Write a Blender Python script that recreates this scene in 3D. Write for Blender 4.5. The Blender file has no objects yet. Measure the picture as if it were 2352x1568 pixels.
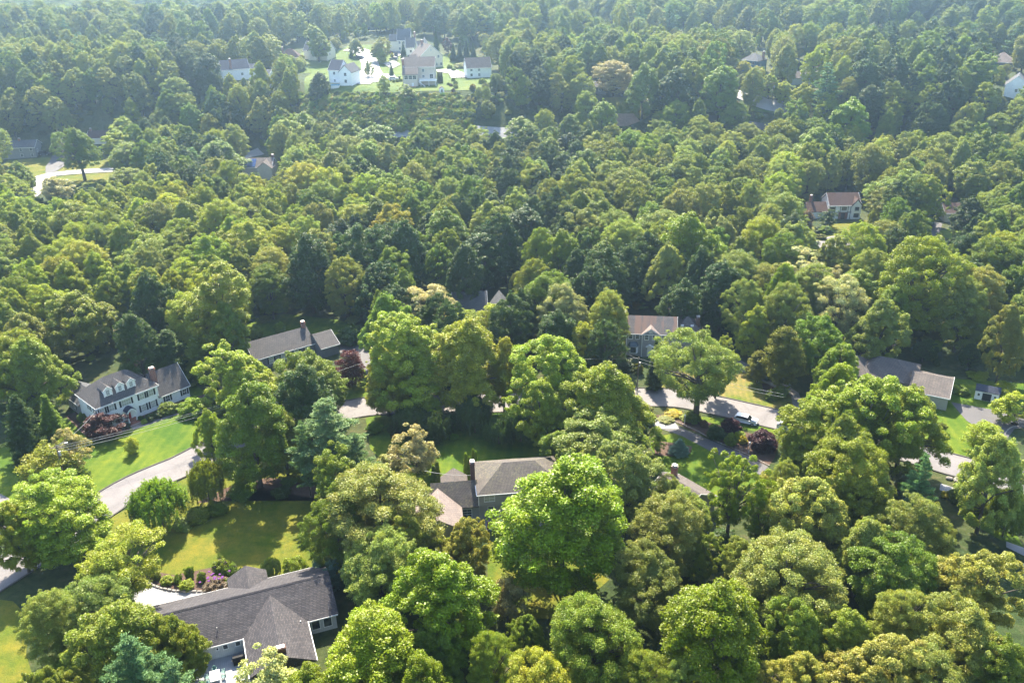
import bpy, bmesh, math, random
import numpy as np
from mathutils import Vector, Matrix

S = bpy.context.scene
COL = S.collection
# ------------------------------------------------------------------ camera
FPX, PITCH, ROLL, CAMH = 2067.0, math.radians(25.6), math.radians(-1.0), 95.0   # focal length in pixels of a 2352 px wide picture
c_, s_, cr_, sr_ = math.cos(PITCH), math.sin(PITCH), math.cos(ROLL), math.sin(ROLL)
FW = np.array([0, c_, -s_]); _R = np.array([1., 0, 0]); _U = np.array([0, s_, c_])
CR = cr_ * _R + sr_ * _U; CU = -sr_ * _R + cr_ * _U; CC = np.array([0, 0, CAMH])
cam = bpy.data.cameras.new('camera'); cam_o = bpy.data.objects.new('camera', cam); COL.objects.link(cam_o)
cam.sensor_width = 36; cam.lens = 36 * FPX / 2352; cam.clip_start = 1; cam.clip_end = 9000
cam_o.matrix_world = Matrix(((CR[0], CU[0], -FW[0], 0), (CR[1], CU[1], -FW[1], 0), (CR[2], CU[2], -FW[2], CAMH), (0, 0, 0, 1)))
S.camera = cam_o
HAZE = 0.00034
# ------------------------------------------------------------------ sky, sun, exposure
SUN_EL, SUN_AZ = math.radians(46), math.radians(-6)     # azimuth clockwise from +Y (ahead of the camera)
w = bpy.data.worlds.new('World'); S.world = w; w.use_nodes = True
nt = w.node_tree; bg = nt.nodes['Background']; bg.inputs['Strength'].default_value = 0.13
sky = nt.nodes.new('ShaderNodeTexSky'); sky.sky_type = 'NISHITA'; sky.sun_disc = False
sky.sun_elevation = SUN_EL; sky.sun_rotation = SUN_AZ; sky.air_density = 1.0; sky.dust_density = 1.2
nt.links.new(sky.outputs[0], bg.inputs['Color'])
sun = bpy.data.lights.new('sun', 'SUN'); sun.energy = 5.0; sun.angle = math.radians(0.53); sun.color = (1.0, 0.9, 0.72)
sun_o = bpy.data.objects.new('sun', sun); COL.objects.link(sun_o)
sd = Vector((math.sin(SUN_AZ) * math.cos(SUN_EL), math.cos(SUN_AZ) * math.cos(SUN_EL), math.sin(SUN_EL)))
sun_o.rotation_euler = sd.to_track_quat('Z', 'Y').to_euler(); sun_o.location = sd * 500
S.view_settings.view_transform = 'Standard'; S.view_settings.look = 'None'
S.view_settings.exposure = 1.95; S.view_settings.gamma = 1.0
cy = S.cycles; cy.max_bounces = 7; cy.diffuse_bounces = 4; cy.transmission_bounces = 4; cy.glossy_bounces = 2
cy.volume_bounces = 0; cy.use_adaptive_sampling = True; cy.adaptive_threshold = 0.02; cy.use_denoising = True
cy.caustics_reflective = False; cy.caustics_refractive = False; cy.sample_clamp_indirect = 4

# ------------------------------------------------------------------ terrain and pixel -> ground helpers
def sm(t):
    t = min(1.0, max(0.0, t)); return t * t * (3 - 2 * t)
def T(x, y):
    s0 = 388 - 30 * sm((x + 110) / 70) - 18 * sm((x - 40) / 80)
    z = 24 * sm((y - s0) / 50) + 6 * sm((y - 470) / 90)
    z -= 20 * sm((y - 590 - 30 * math.sin(x / 90)) / 160)
    if y > 900: z += 30 * sm((y - 900) / 1200)
    return z
def ray(px, py): return FW + CR * (px - 1176) / FPX - CU * (py - 784) / FPX
def bp(px, py, dz=0.0):
    """world point where the sight line through a picture point meets the surface dz above the terrain"""
    d = ray(px, py); a = 60.0; b = a
    while b < 2600:
        p = CC + d * b
        if p[2] <= T(p[0], p[1]) + dz: break
        a = b; b += 8
    for _ in range(18):
        m = (a + b) / 2; p = CC + d * m
        if p[2] <= T(p[0], p[1]) + dz: b = m
        else: a = m
    p = CC + d * b
    return Vector((p[0], p[1], p[2]))
def pj(x, y, z):
    v = np.array([x, y, z]) - CC; q = v @ FW
    return 1176 + FPX * (v @ CR) / q, 784 - FPX * (v @ CU) / q, q

# ------------------------------------------------------------------ naming helpers
def tag(o, label=None, cat=None, group=None, kind=None):
    if label: o['label'] = label
    if cat: o['category'] = cat
    if group: o['group'] = group
    if kind: o['kind'] = kind
    return o
def empty(name, loc, rz=0.0, label=None, cat=None, group=None):
    o = bpy.data.objects.new(name, None); COL.objects.link(o); o.location = loc; o.rotation_euler = (0, 0, rz)
    o.empty_display_size = 0.5
    return tag(o, label, cat, group)
class MB:
    """collects shapes, builds ONE mesh object"""
    def __init__(s): s.v = []; s.f = []
    def add(s, vs, fs):
        n = len(s.v); s.v += [tuple(p) for p in vs]; s.f += [tuple(i + n for i in f) for f in fs]; return s
    def box(s, x0, x1, y0, y1, z0, z1):
        return s.add([(x0,y0,z0),(x1,y0,z0),(x1,y1,z0),(x0,y1,z0),(x0,y0,z1),(x1,y0,z1),(x1,y1,z1),(x0,y1,z1)],
                     [(0,3,2,1),(4,5,6,7),(0,1,5,4),(1,2,6,5),(2,3,7,6),(3,0,4,7)])
    def tube(s, p, q, r0, r1=None, n=6, cap=True):
        p = Vector(p); q = Vector(q); r1 = r0 if r1 is None else r1
        d = (q - p); 
        if d.length < 1e-6: return s
        d.normalize(); a = d.orthogonal().normalized(); b = d.cross(a)
        vs = []
        for c, r in ((p, r0), (q, r1)):
            for i in range(n):
                t = 2 * math.pi * i / n; vs.append(c + (a * math.cos(t) + b * math.sin(t)) * r)
        fs = [(i, (i+1) % n, n + (i+1) % n, n + i) for i in range(n)]
        if cap: fs += [tuple(range(n))[::-1], tuple(range(n, 2*n))]
        return s.add(vs, fs)
    def path(s, pts, r0, r1=None, n=6):
        r1 = r0 if r1 is None else r1; m = len(pts) - 1
        for i in range(m):
            s.tube(pts[i], pts[i+1], r0 + (r1-r0)*i/m, r0 + (r1-r0)*(i+1)/m, n)
        return s
    def prism(s, poly, axis, a, b):
        """poly: 2-D outline, swept from a to b along axis ('x': poly is (y,z); 'y': poly is (x,z); 'z': poly is (x,y))"""
        f = {'x': lambda u, v, t: (t, u, v), 'y': lambda u, v, t: (u, t, v), 'z': lambda u, v, t: (u, v, t)}[axis]
        n = len(poly); vs = [f(u, v, a) for u, v in poly] + [f(u, v, b) for u, v in poly]
        return s.add(vs, [tuple(range(n))[::-1], tuple(range(n, 2*n))] + [(i, (i+1) % n, n + (i+1) % n, n + i) for i in range(n)])
    def ell(s, c, r, nu=12, nv=8):
        vs = []; 
        for j in range(1, nv):
            t = math.pi * j / nv
            for i in range(nu):
                u = 2*math.pi*i/nu; vs.append((c[0]+r[0]*math.sin(t)*math.cos(u), c[1]+r[1]*math.sin(t)*math.sin(u), c[2]+r[2]*math.cos(t)))
        fs = [(j*nu+i, (j+1)*nu+i, (j+1)*nu+(i+1) % nu, j*nu+(i+1) % nu) for j in range(nv-2) for i in range(nu)]
        vs += [(c[0], c[1], c[2]+r[2]), (c[0], c[1], c[2]-r[2])]; a = len(vs)-2
        fs += [(i, (i+1) % nu, a) for i in range(nu)] + [((nv-2)*nu+(i+1) % nu, (nv-2)*nu+i, a+1) for i in range(nu)]
        return s.add(vs, fs)
    def build(s, name, mat, parent=None, smooth=False, mesh_only=False):
        me = bpy.data.meshes.new(name); me.from_pydata(s.v, [], s.f); me.materials.append(mat)
        bm = bmesh.new(); bm.from_mesh(me); bmesh.ops.recalc_face_normals(bm, faces=bm.faces); bm.to_mesh(me); bm.free()
        if smooth: me.polygons.foreach_set('use_smooth', [True]*len(me.polygons))
        if mesh_only: return me
        o = bpy.data.objects.new(name, me); COL.objects.link(o)
        if parent: o.parent = parent
        return o
def link(name, me, parent=None, loc=(0,0,0), rz=0.0):
    o = bpy.data.objects.new(name, me); COL.objects.link(o); o.location = loc; o.rotation_euler = (0,0,rz)
    if parent: o.parent = parent
    return o

# ------------------------------------------------------------------ materials
def mat(name, base, rough=0.8, metal=0.0, build=None, spec=0.24):
    m = bpy.data.materials.new(name); m.use_nodes = True; n = m.node_tree; b = n.nodes['Principled BSDF']
    b.inputs['Base Color'].default_value = (*base, 1); b.inputs['Roughness'].default_value = rough
    b.inputs['Metallic'].default_value = metal; b.inputs['Specular IOR Level'].default_value = spec
    if build: build(n, b)
    return m
def N(n, t, **k):
    x = n.nodes.new(t)
    for a, v in k.items():
        if a.startswith('i_'):
            key = a[2:].replace('_', ' ')
            x.inputs[key].default_value = v
        else: setattr(x, a, v)
    return x
def ramp(n, fac, stops):
    r = n.nodes.new('ShaderNodeValToRGB'); e = r.color_ramp.elements
    while len(e) < len(stops): e.new(0.5)
    for i, (p, c) in enumerate(stops): e[i].position = p; e[i].color = (*c, 1)
    n.links.new(fac, r.inputs[0]); return r
def noise(n, scale, detail=4, vec=None, rough=0.55):
    x = N(n, 'ShaderNodeTexNoise'); x.inputs['Scale'].default_value = scale; x.inputs['Detail'].default_value = detail
    x.inputs['Roughness'].default_value = rough
    if vec: n.links.new(vec, x.inputs['Vector'])
    return x
def mixc(n, fac, a, b, mode='MIX'):
    x = N(n, 'ShaderNodeMix', data_type='RGBA', blend_type=mode)
    for sock, v in ((x.inputs[0], fac), (x.inputs[6], a), (x.inputs[7], b)):
        if isinstance(v, (int, float)): sock.default_value = v
        elif isinstance(v, tuple): sock.default_value = (*v, 1)
        else: n.links.new(v, sock)
    return x.outputs[2]
def bump(n, b, h, s=0.3, d=0.05):
    x = N(n, 'ShaderNodeBump'); x.inputs['Strength'].default_value = s; x.inputs['Distance'].default_value = d
    n.links.new(h, x.inputs['Height']); n.links.new(x.outputs[0], b.inputs['Normal'])
def pos(n): return N(n, 'ShaderNodeNewGeometry').outputs['Position']
def ocoord(n): return N(n, 'ShaderNodeTexCoord').outputs['Object']

def leaf_mat(name, trans=0.3, rough=0.42, spec=0.24):
    m = bpy.data.materials.new(name); m.use_nodes = True; n = m.node_tree; b = n.nodes['Principled BSDF']; L = n.links
    at = N(n, 'ShaderNodeAttribute', attribute_type='INSTANCER', attribute_name='tint')
    lv = N(n, 'ShaderNodeAttribute', attribute_type='GEOMETRY', attribute_name='lv')     # x: leaf brightness, y: warm/cool, z: clump
    sp = N(n, 'ShaderNodeSeparateXYZ'); L.new(lv.outputs['Vector'], sp.inputs[0])
    oi = N(n, 'ShaderNodeObjectInfo')
    warm = mixc(n, sp.outputs[1], (0.9, 1.03, 1.0), (1.15, 1.0, 0.68))
    c = mixc(n, 1.0, at.outputs['Color'], warm, 'MULTIPLY')
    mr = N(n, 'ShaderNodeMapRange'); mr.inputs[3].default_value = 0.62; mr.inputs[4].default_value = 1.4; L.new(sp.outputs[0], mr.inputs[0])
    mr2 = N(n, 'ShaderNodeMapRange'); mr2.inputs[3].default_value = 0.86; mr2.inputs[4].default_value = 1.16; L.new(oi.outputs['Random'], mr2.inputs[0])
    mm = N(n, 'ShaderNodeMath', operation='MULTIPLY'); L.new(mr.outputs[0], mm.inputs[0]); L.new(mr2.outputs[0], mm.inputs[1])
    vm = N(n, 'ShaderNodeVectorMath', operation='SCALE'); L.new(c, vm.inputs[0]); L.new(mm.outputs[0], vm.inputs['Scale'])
    L.new(vm.outputs[0], b.inputs['Base Color']); b.inputs['Roughness'].default_value = rough; b.inputs['Specular IOR Level'].default_value = spec
    tr = N(n, 'ShaderNodeBsdfTranslucent'); tc = mixc(n, 1.0, vm.outputs[0], (1.55, 1.5, 0.7), 'MULTIPLY'); L.new(tc, tr.inputs['Color'])
    ms = N(n, 'ShaderNodeMixShader'); ms.inputs[0].default_value = trans
    L.new(b.outputs[0], ms.inputs[1]); L.new(tr.outputs[0], ms.inputs[2]); L.new(ms.outputs[0], n.nodes['Material Output'].inputs['Surface'])
    return m
M = {}
M['leaf'] = leaf_mat('leaf')
M['needle'] = leaf_mat('needle', 0.2, 0.6, 0.2)
def f(n, b):
    x = noise(n, 9, 6, ocoord(n)); r = ramp(n, x.outputs[0], [(0.3, (0.05, 0.04, 0.032)), (0.7, (0.16, 0.135, 0.11))]); n.links.new(r.outputs[0], b.inputs['Base Color']); bump(n, b, x.outputs[0], 0.6, 0.05)
M['bark'] = mat('bark', (0.1, 0.08, 0.07), 0.9, build=f)
def f(n, b):
    x = noise(n, 4, 6, ocoord(n)); r = ramp(n, x.outputs[0], [(0.3, (0.2, 0.18, 0.15)), (0.7, (0.42, 0.39, 0.35))]); n.links.new(r.outputs[0], b.inputs['Base Color'])
M['deadwood'] = mat('deadwood', (0.3, 0.3, 0.3), 0.9, build=f)
def f(n, b):
    p = pos(n); x = noise(n, 0.5, 8, p, 0.7); y = noise(n, 0.035, 3, p)
    r = ramp(n, x.outputs[0], [(0.3, (0.022, 0.03, 0.012)), (0.52, (0.045, 0.06, 0.018)), (0.75, (0.1, 0.08, 0.045))])
    r2 = ramp(n, y.outputs[0], [(0.4, (0.7, 0.9, 0.7)), (0.6, (1.2, 1.1, 1.0))])
    n.links.new(mixc(n, 1.0, r.outputs[0], r2.outputs[0], 'MULTIPLY'), b.inputs['Base Color']); bump(n, b, x.outputs[0], 1.0, 0.4)
M['forest_floor'] = mat('forest_floor', (0.05, 0.05, 0.03), 0.95, build=f)
def lawn_mat(name, g, yel, s=1.0, stripes=0.0):
    def f(n, b):
        p = pos(n); a = noise(n, 0.11 * s, 5, p, 0.6); d = noise(n, 5.0, 5, p, 0.75); e = noise(n, 0.55, 4, p, 0.65)
        r = ramp(n, a.outputs[0], [(0.36, g), (0.62, yel)])
        r2 = ramp(n, e.outputs[0], [(0.3, (0.78, 0.86, 0.8)), (0.5, (1, 1, 1)), (0.68, (1.28, 1.12, 1.0))])
        r3 = ramp(n, d.outputs[0], [(0.25, (0.6, 0.66, 0.55)), (0.75, (1.35, 1.3, 1.3))])
        c = mixc(n, 1.0, mixc(n, 1.0, r.outputs[0], r2.outputs[0], 'MULTIPLY'), r3.outputs[0], 'MULTIPLY')
        bl = noise(n, .9, 7, p, .8); r5 = ramp(n, bl.outputs[0], [(0.38, (.72, .82, .8)), (0.5, (1, 1, 1)), (0.6, (1.0, 1.0, 1.0)), (0.68, (1.35, 1.12, 1.3))]); c = mixc(n, 1.0, c, r5.outputs[0], 'MULTIPLY')
        if stripes:
            wv = N(n, 'ShaderNodeTexWave', bands_direction='X'); wv.inputs['Scale'].default_value = stripes; wv.inputs['Distortion'].default_value = 1.2
            mp = N(n, 'ShaderNodeMapping'); mp.inputs['Rotation'].default_value = (0, 0, 0.1); n.links.new(p, mp.inputs[0]); n.links.new(mp.outputs[0], wv.inputs[0])
            r4 = ramp(n, wv.outputs[0], [(0.3, (0.94, 0.96, 0.94)), (0.9, (1.16, 1.07, 1.1))]); c = mixc(n, 1.0, c, r4.outputs[0], 'MULTIPLY')
        n.links.new(c, b.inputs['Base Color']); bump(n, b, d.outputs[0], 0.9, 0.12)
    return mat(name, g, 0.85, build=f, spec=0.15)
M['lawn'] = lawn_mat('lawn', (0.045, 0.1, 0.004), (0.1, 0.145, 0.008), 1.0, 0.16)
M['lawn_dry'] = lawn_mat('lawn_dry', (0.075, 0.11, 0.006), (0.15, 0.14, 0.016), 1.4)
M['lawn_striped'] = lawn_mat('lawn_striped', (0.09, 0.125, 0.012), (0.19, 0.155, 0.05), 1.4, 0.25)
M['lawn_far'] = lawn_mat('lawn_far', (0.05, 0.1, 0.008), (0.1, 0.135, 0.02), 0.7)
def gravelly(c0, c1, sc, big=0.2):
    def f(n, b):
        p = pos(n); a = noise(n, sc, 6, p, 0.7); d = noise(n, big, 4, p, 0.6)
        r = ramp(n, a.outputs[0], [(0.3, c0), (0.7, c1)]); r2 = ramp(n, d.outputs[0], [(0.3, (0.85, 0.85, 0.86)), (0.7, (1.12, 1.1, 1.08))])
        n.links.new(mixc(n, 1.0, r.outputs[0], r2.outputs[0], 'MULTIPLY'), b.inputs['Base Color']); bump(n, b, a.outputs[0], 0.3, 0.02)
    return f
def roadmat(n, b):
    p = pos(n); L = n.links; a = noise(n, 6, 6, p, .7); d = noise(n, .16, 5, p, .6); r = ramp(n, a.outputs[0], [(.3, (.13, .12, .12)), (.7, (.2, .185, .185))]); r2 = ramp(n, d.outputs[0], [(.35, (.84, .84, .85)), (.5, (1, 1, 1)), (.65, (1.12, 1.1, 1.08))])
    wn = noise(n, .5, 4, p); wv = N(n, 'ShaderNodeVectorMath', operation='SCALE'); wv.inputs['Scale'].default_value = 1.6; L.new(wn.outputs['Color'], wv.inputs[0]); ad = N(n, 'ShaderNodeVectorMath', operation='ADD'); L.new(p, ad.inputs[0]); L.new(wv.outputs[0], ad.inputs[1])
    vo = N(n, 'ShaderNodeTexVoronoi', feature='DISTANCE_TO_EDGE'); vo.inputs['Scale'].default_value = .13; L.new(ad.outputs[0], vo.inputs['Vector']); cr = ramp(n, vo.outputs['Distance'], [(0, (.75, .75, .75)), (.006, (.85, .85, .85)), (.01, (1, 1, 1))])
    L.new(mixc(n, 1.0, mixc(n, 1.0, r.outputs[0], r2.outputs[0], 'MULTIPLY'), cr.outputs[0], 'MULTIPLY'), b.inputs['Base Color']); bump(n, b, a.outputs[0], .3, .02)
M['road'] = mat('road', (0.3, 0.3, 0.3), 0.8, build=roadmat, spec=0.35)
M['road_far'] = mat('road_far', (0.4, 0.4, 0.4), 0.6, build=gravelly((0.24, 0.24, 0.24), (0.33, 0.32, 0.31), 3), spec=0.5)
M['asphalt'] = mat('asphalt', (0.1, 0.1, 0.1), 0.75, build=gravelly((0.06, 0.06, 0.065), (0.105, 0.1, 0.105), 6), spec=0.4)
M['pale_drive'] = mat('pale_drive', (0.4, 0.4, 0.4), 0.7, build=gravelly((0.2, 0.2, 0.205), (0.27, 0.265, 0.26), 4), spec=0.4)
M['path'] = mat('path', (0.3, 0.3, 0.28), 0.8, build=gravelly((0.15, 0.145, 0.135), (0.23, 0.215, 0.2), 5))
M['dirt'] = mat('dirt', (0.3, 0.2, 0.15), 0.9, build=gravelly((0.2, 0.13, 0.09), (0.36, 0.25, 0.18), 1.5))
M['mulch'] = mat('mulch', (0.08, 0.05, 0.04), 0.95, build=gravelly((0.05, 0.03, 0.022), (0.13, 0.085, 0.065), 7))
M['kerb'] = mat('kerb', (0.12, 0.11, 0.1), 0.9, build=gravelly((0.05, 0.05, 0.045), (0.13, 0.12, 0.11), 3))
M['stone'] = mat('stone', (0.3, 0.3, 0.28), 0.9, build=gravelly((0.13, 0.12, 0.11), (0.36, 0.33, 0.3), 3))
M['patio'] = mat('patio', (0.3, 0.3, 0.3), 0.8, build=gravelly((0.2, 0.2, 0.2), (0.3, 0.29, 0.28), 4))
M['pool_water'] = mat('pool_water', (0.08, 0.35, 0.45), 0.05, spec=0.6)

def shingle(name, c0, c1, patch=None, moss=0.0, bw=0.55, rh=0.21):
    def f(n, b):
        L = n.links; o = ocoord(n); sx = N(n, 'ShaderNodeSeparateXYZ'); L.new(o, sx.inputs[0])
        ad = N(n, 'ShaderNodeMath', operation='ADD'); L.new(sx.outputs[0], ad.inputs[0]); L.new(sx.outputs[1], ad.inputs[1])
        cb = N(n, 'ShaderNodeCombineXYZ'); L.new(ad.outputs[0], cb.inputs[0]); m2 = N(n, 'ShaderNodeMath', operation='MULTIPLY'); m2.inputs[1].default_value = 2.0
        L.new(sx.outputs[2], m2.inputs[0]); L.new(m2.outputs[0], cb.inputs[1])
        br = N(n, 'ShaderNodeTexBrick'); L.new(cb.outputs[0], br.inputs['Vector'])
        br.inputs['Color1'].default_value = (*c0, 1); br.inputs['Color2'].default_value = (*c1, 1)
        br.inputs['Mortar'].default_value = (c0[0]*.45, c0[1]*.45, c0[2]*.45, 1); br.inputs['Scale'].default_value = 1.0
        br.inputs['Mortar Size'].default_value = 0.035; br.inputs['Brick Width'].default_value = bw; br.inputs['Row Height'].default_value = rh
        br.inputs['Mortar Smooth'].default_value = 0.4
        x = noise(n, 0.7, 5, o, 0.65); r = ramp(n, x.outputs[0], [(0.3, (0.82, 0.82, 0.84)), (0.7, (1.18, 1.16, 1.12))])
        c = mixc(n, 1.0, br.outputs[0], r.outputs[0], 'MULTIPLY')
        if patch:
            mp = N(n, 'ShaderNodeMapping'); mp.inputs['Scale'].default_value = (0.75, 0.1, 0.12); L.new(o, mp.inputs[0])
            y = noise(n, 1.0, 3, mp.outputs[0]); r2 = ramp(n, y.outputs[0], [(0.46, (0, 0, 0)), (0.56, (1, 1, 1))]); c = mixc(n, r2.outputs[0], c, patch)
        if moss:
            z = noise(n, 2.6, 6, o, 0.8); r3 = ramp(n, z.outputs[0], [(0.5, (0, 0, 0)), (0.62, (1, 1, 1))])
            wq = noise(n, 0.25, 2, o); r4 = ramp(n, wq.outputs[0], [(0.36, (0, 0, 0)), (0.5, (moss, moss, moss))])
            c = mixc(n, mixc(n, 1.0, r3.outputs[0], r4.outputs[0], 'MULTIPLY'), c, (0.19, 0.175, 0.1))
        L.new(c, b.inputs['Base Color']); bump(n, b, br.outputs['Fac'], 0.5, -0.02)
    return mat(name, c0, 0.85, build=f, spec=0.3)
M['sh_charcoal'] = shingle('charcoal_shingles', (0.045, 0.042, 0.048), (0.09, 0.083, 0.088))
M['sh_grey'] = shingle('grey_shingles', (0.085, 0.08, 0.08), (0.12, 0.113, 0.112))
M['sh_slate'] = shingle('slate_shingles', (0.075, 0.08, 0.09), (0.115, 0.12, 0.13))
M['sh_taupe'] = shingle('taupe_shingles', (0.12, 0.103, 0.095), (0.16, 0.138, 0.125))
M['sh_moss'] = shingle('mossy_shingles', (0.1, 0.088, 0.08), (0.14, 0.122, 0.11), moss=0.9)
M['sh_red'] = shingle('rusty_shingles', (0.1, 0.097, 0.1), (0.15, 0.135, 0.13), patch=(0.17, 0.11, 0.088))
M['sh_brown'] = shingle('brown_shingles', (0.075, 0.042, 0.036), (0.105, 0.06, 0.05))
M['sh_dark'] = shingle('dark_shingles', (0.035, 0.045, 0.075), (0.05, 0.06, 0.09))
M['sh_pink'] = shingle('pinkish_shingles', (0.22, 0.18, 0.16), (0.28, 0.225, 0.2))
def siding(name, c, k=0.22, vert=False):
    def f(n, b):
        o = ocoord(n); wv = N(n, 'ShaderNodeTexWave', bands_direction='X' if vert else 'Z', wave_profile='SAW'); wv.inputs['Scale'].default_value = 1 / k / 3.2 if not vert else 1.2
        n.links.new(o, wv.inputs[0]); r = ramp(n, wv.outputs[0], [(0.0, tuple(v*.8 for v in c)), (0.25, c), (1.0, c)])
        x = noise(n, 1.5, 4, o); r2 = ramp(n, x.outputs[0], [(0.3, (0.93, 0.93, 0.93)), (0.7, (1.05, 1.05, 1.05))])
        n.links.new(mixc(n, 1.0, r.outputs[0], r2.outputs[0], 'MULTIPLY'), b.inputs['Base Color']); bump(n, b, wv.outputs[0], 0.3, 0.02)
    return mat(name, c, 0.7, build=f)
M['w_white'] = siding('white_siding', (0.88, 0.88, 0.85)); M['w_grey'] = siding('grey_siding', (0.3, 0.3, 0.3)); M['w_taupe'] = siding('taupe_siding', (0.36, 0.34, 0.31))
M['w_darkgrey'] = siding('dark_grey_siding', (0.17, 0.17, 0.19)); M['w_beige'] = siding('beige_siding', (0.6, 0.52, 0.42)); M['w_cream'] = siding('cream_siding', (0.72, 0.66, 0.52))
M['w_blue'] = siding('blue_siding', (0.14, 0.22, 0.32)); M['w_palegrey'] = siding('pale_grey_siding', (0.5, 0.5, 0.5), vert=True); M['w_lightblue'] = siding('light_blue_siding', (0.5, 0.55, 0.62))
M['trim'] = mat('white_trim', (0.8, 0.8, 0.78), 0.5); M['shutter'] = mat('black_shutter', (0.012, 0.013, 0.016), 0.5); M['redpaint'] = mat('red_paint', (0.35, 0.02, 0.02), 0.4)
M['beam'] = mat('dark_beam', (0.035, 0.028, 0.024), 0.7)
def f(n, b):
    o = ocoord(n); x = noise(n, 0.8, 2, o); r = ramp(n, x.outputs[0], [(0.4, (0.02, 0.025, 0.028)), (0.6, (0.1, 0.105, 0.1))]); n.links.new(r.outputs[0], b.inputs['Base Color'])
M['glass'] = mat('window_glass', (0.03, 0.035, 0.04), 0.08, build=f, spec=0.8)
M['blind'] = mat('window_with_blind', (0.42, 0.42, 0.36), 0.25, spec=0.6)
def f(n, b):
    o = ocoord(n); sx = N(n, 'ShaderNodeSeparateXYZ'); n.links.new(o, sx.inputs[0]); ad = N(n, 'ShaderNodeMath', operation='ADD'); n.links.new(sx.outputs[0], ad.inputs[0]); n.links.new(sx.outputs[1], ad.inputs[1])
    cb = N(n, 'ShaderNodeCombineXYZ'); n.links.new(ad.outputs[0], cb.inputs[0]); n.links.new(sx.outputs[2], cb.inputs[1])
    br = N(n, 'ShaderNodeTexBrick'); n.links.new(cb.outputs[0], br.inputs['Vector']); br.inputs['Color1'].default_value = (0.3, 0.09, 0.05, 1); br.inputs['Color2'].default_value = (0.2, 0.06, 0.04, 1)
    br.inputs['Mortar'].default_value = (0.35, 0.3, 0.26, 1); br.inputs['Scale'].default_value = 1; br.inputs['Brick Width'].default_value = 0.24; br.inputs['Row Height'].default_value = 0.09; br.inputs['Mortar Size'].default_value = 0.012
    n.links.new(br.outputs[0], b.inputs['Base Color'])
M['brick'] = mat('brick', (0.25, 0.08, 0.05), 0.9, build=f)
M['darkbrick'] = mat('dark_brick', (0.11, 0.06, 0.05), 0.9, build=gravelly((0.08, 0.045, 0.04), (0.16, 0.09, 0.07), 9))
M['metal'] = mat('pale_metal', (0.4, 0.4, 0.4), 0.5, 0.3); M['darkmetal'] = mat('dark_metal', (0.03, 0.03, 0.033), 0.4, 0.3); M['copper'] = mat('blue_grey_metal_roof', (0.1, 0.13, 0.16), 0.45, 0.3)
M['black'] = mat('black_fabric', (0.01, 0.01, 0.012), 0.7); M['tyre'] = mat('tyre_rubber', (0.015, 0.015, 0.015), 0.8)
M['carwhite'] = mat('white_car_paint', (0.75, 0.76, 0.78), 0.2, spec=0.6); M['cardark'] = mat('dark_car_paint', (0.02, 0.02, 0.025), 0.2, spec=0.6); M['carsilver'] = mat('silver_car_paint', (0.35, 0.36, 0.38), 0.25, 0.5)
M['carglass'] = mat('car_glass', (0.012, 0.015, 0.018), 0.05, spec=0.9); M['lampglass'] = mat('lamp_glass', (0.7, 0.7, 0.68), 0.15)
M['pole'] = mat('weathered_wood', (0.25, 0.2, 0.16), 0.9, build=gravelly((0.14, 0.11, 0.09), (0.28, 0.23, 0.19), 5)); M['wire'] = mat('grey_cable', (0.3, 0.3, 0.3), 0.5)
M['solar'] = mat('solar_glass', (0.02, 0.05, 0.16), 0.15, spec=0.8); M['wood'] = mat('orange_wood', (0.4, 0.2, 0.09), 0.8); M['deck'] = siding('grey_deck_boards', (0.3, 0.31, 0.33), 0.2, True)
M['greenplastic'] = mat('green_plastic', (0.12, 0.24, 0.22), 0.5); M['terracotta'] = mat('terracotta', (0.4, 0.16, 0.09), 0.8); M['flower'] = mat('purple_petals', (0.12, 0.02, 0.16), 0.7); M['poolcover'] = mat('blue_cover', (0.1, 0.35, 0.5), 0.5)
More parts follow.
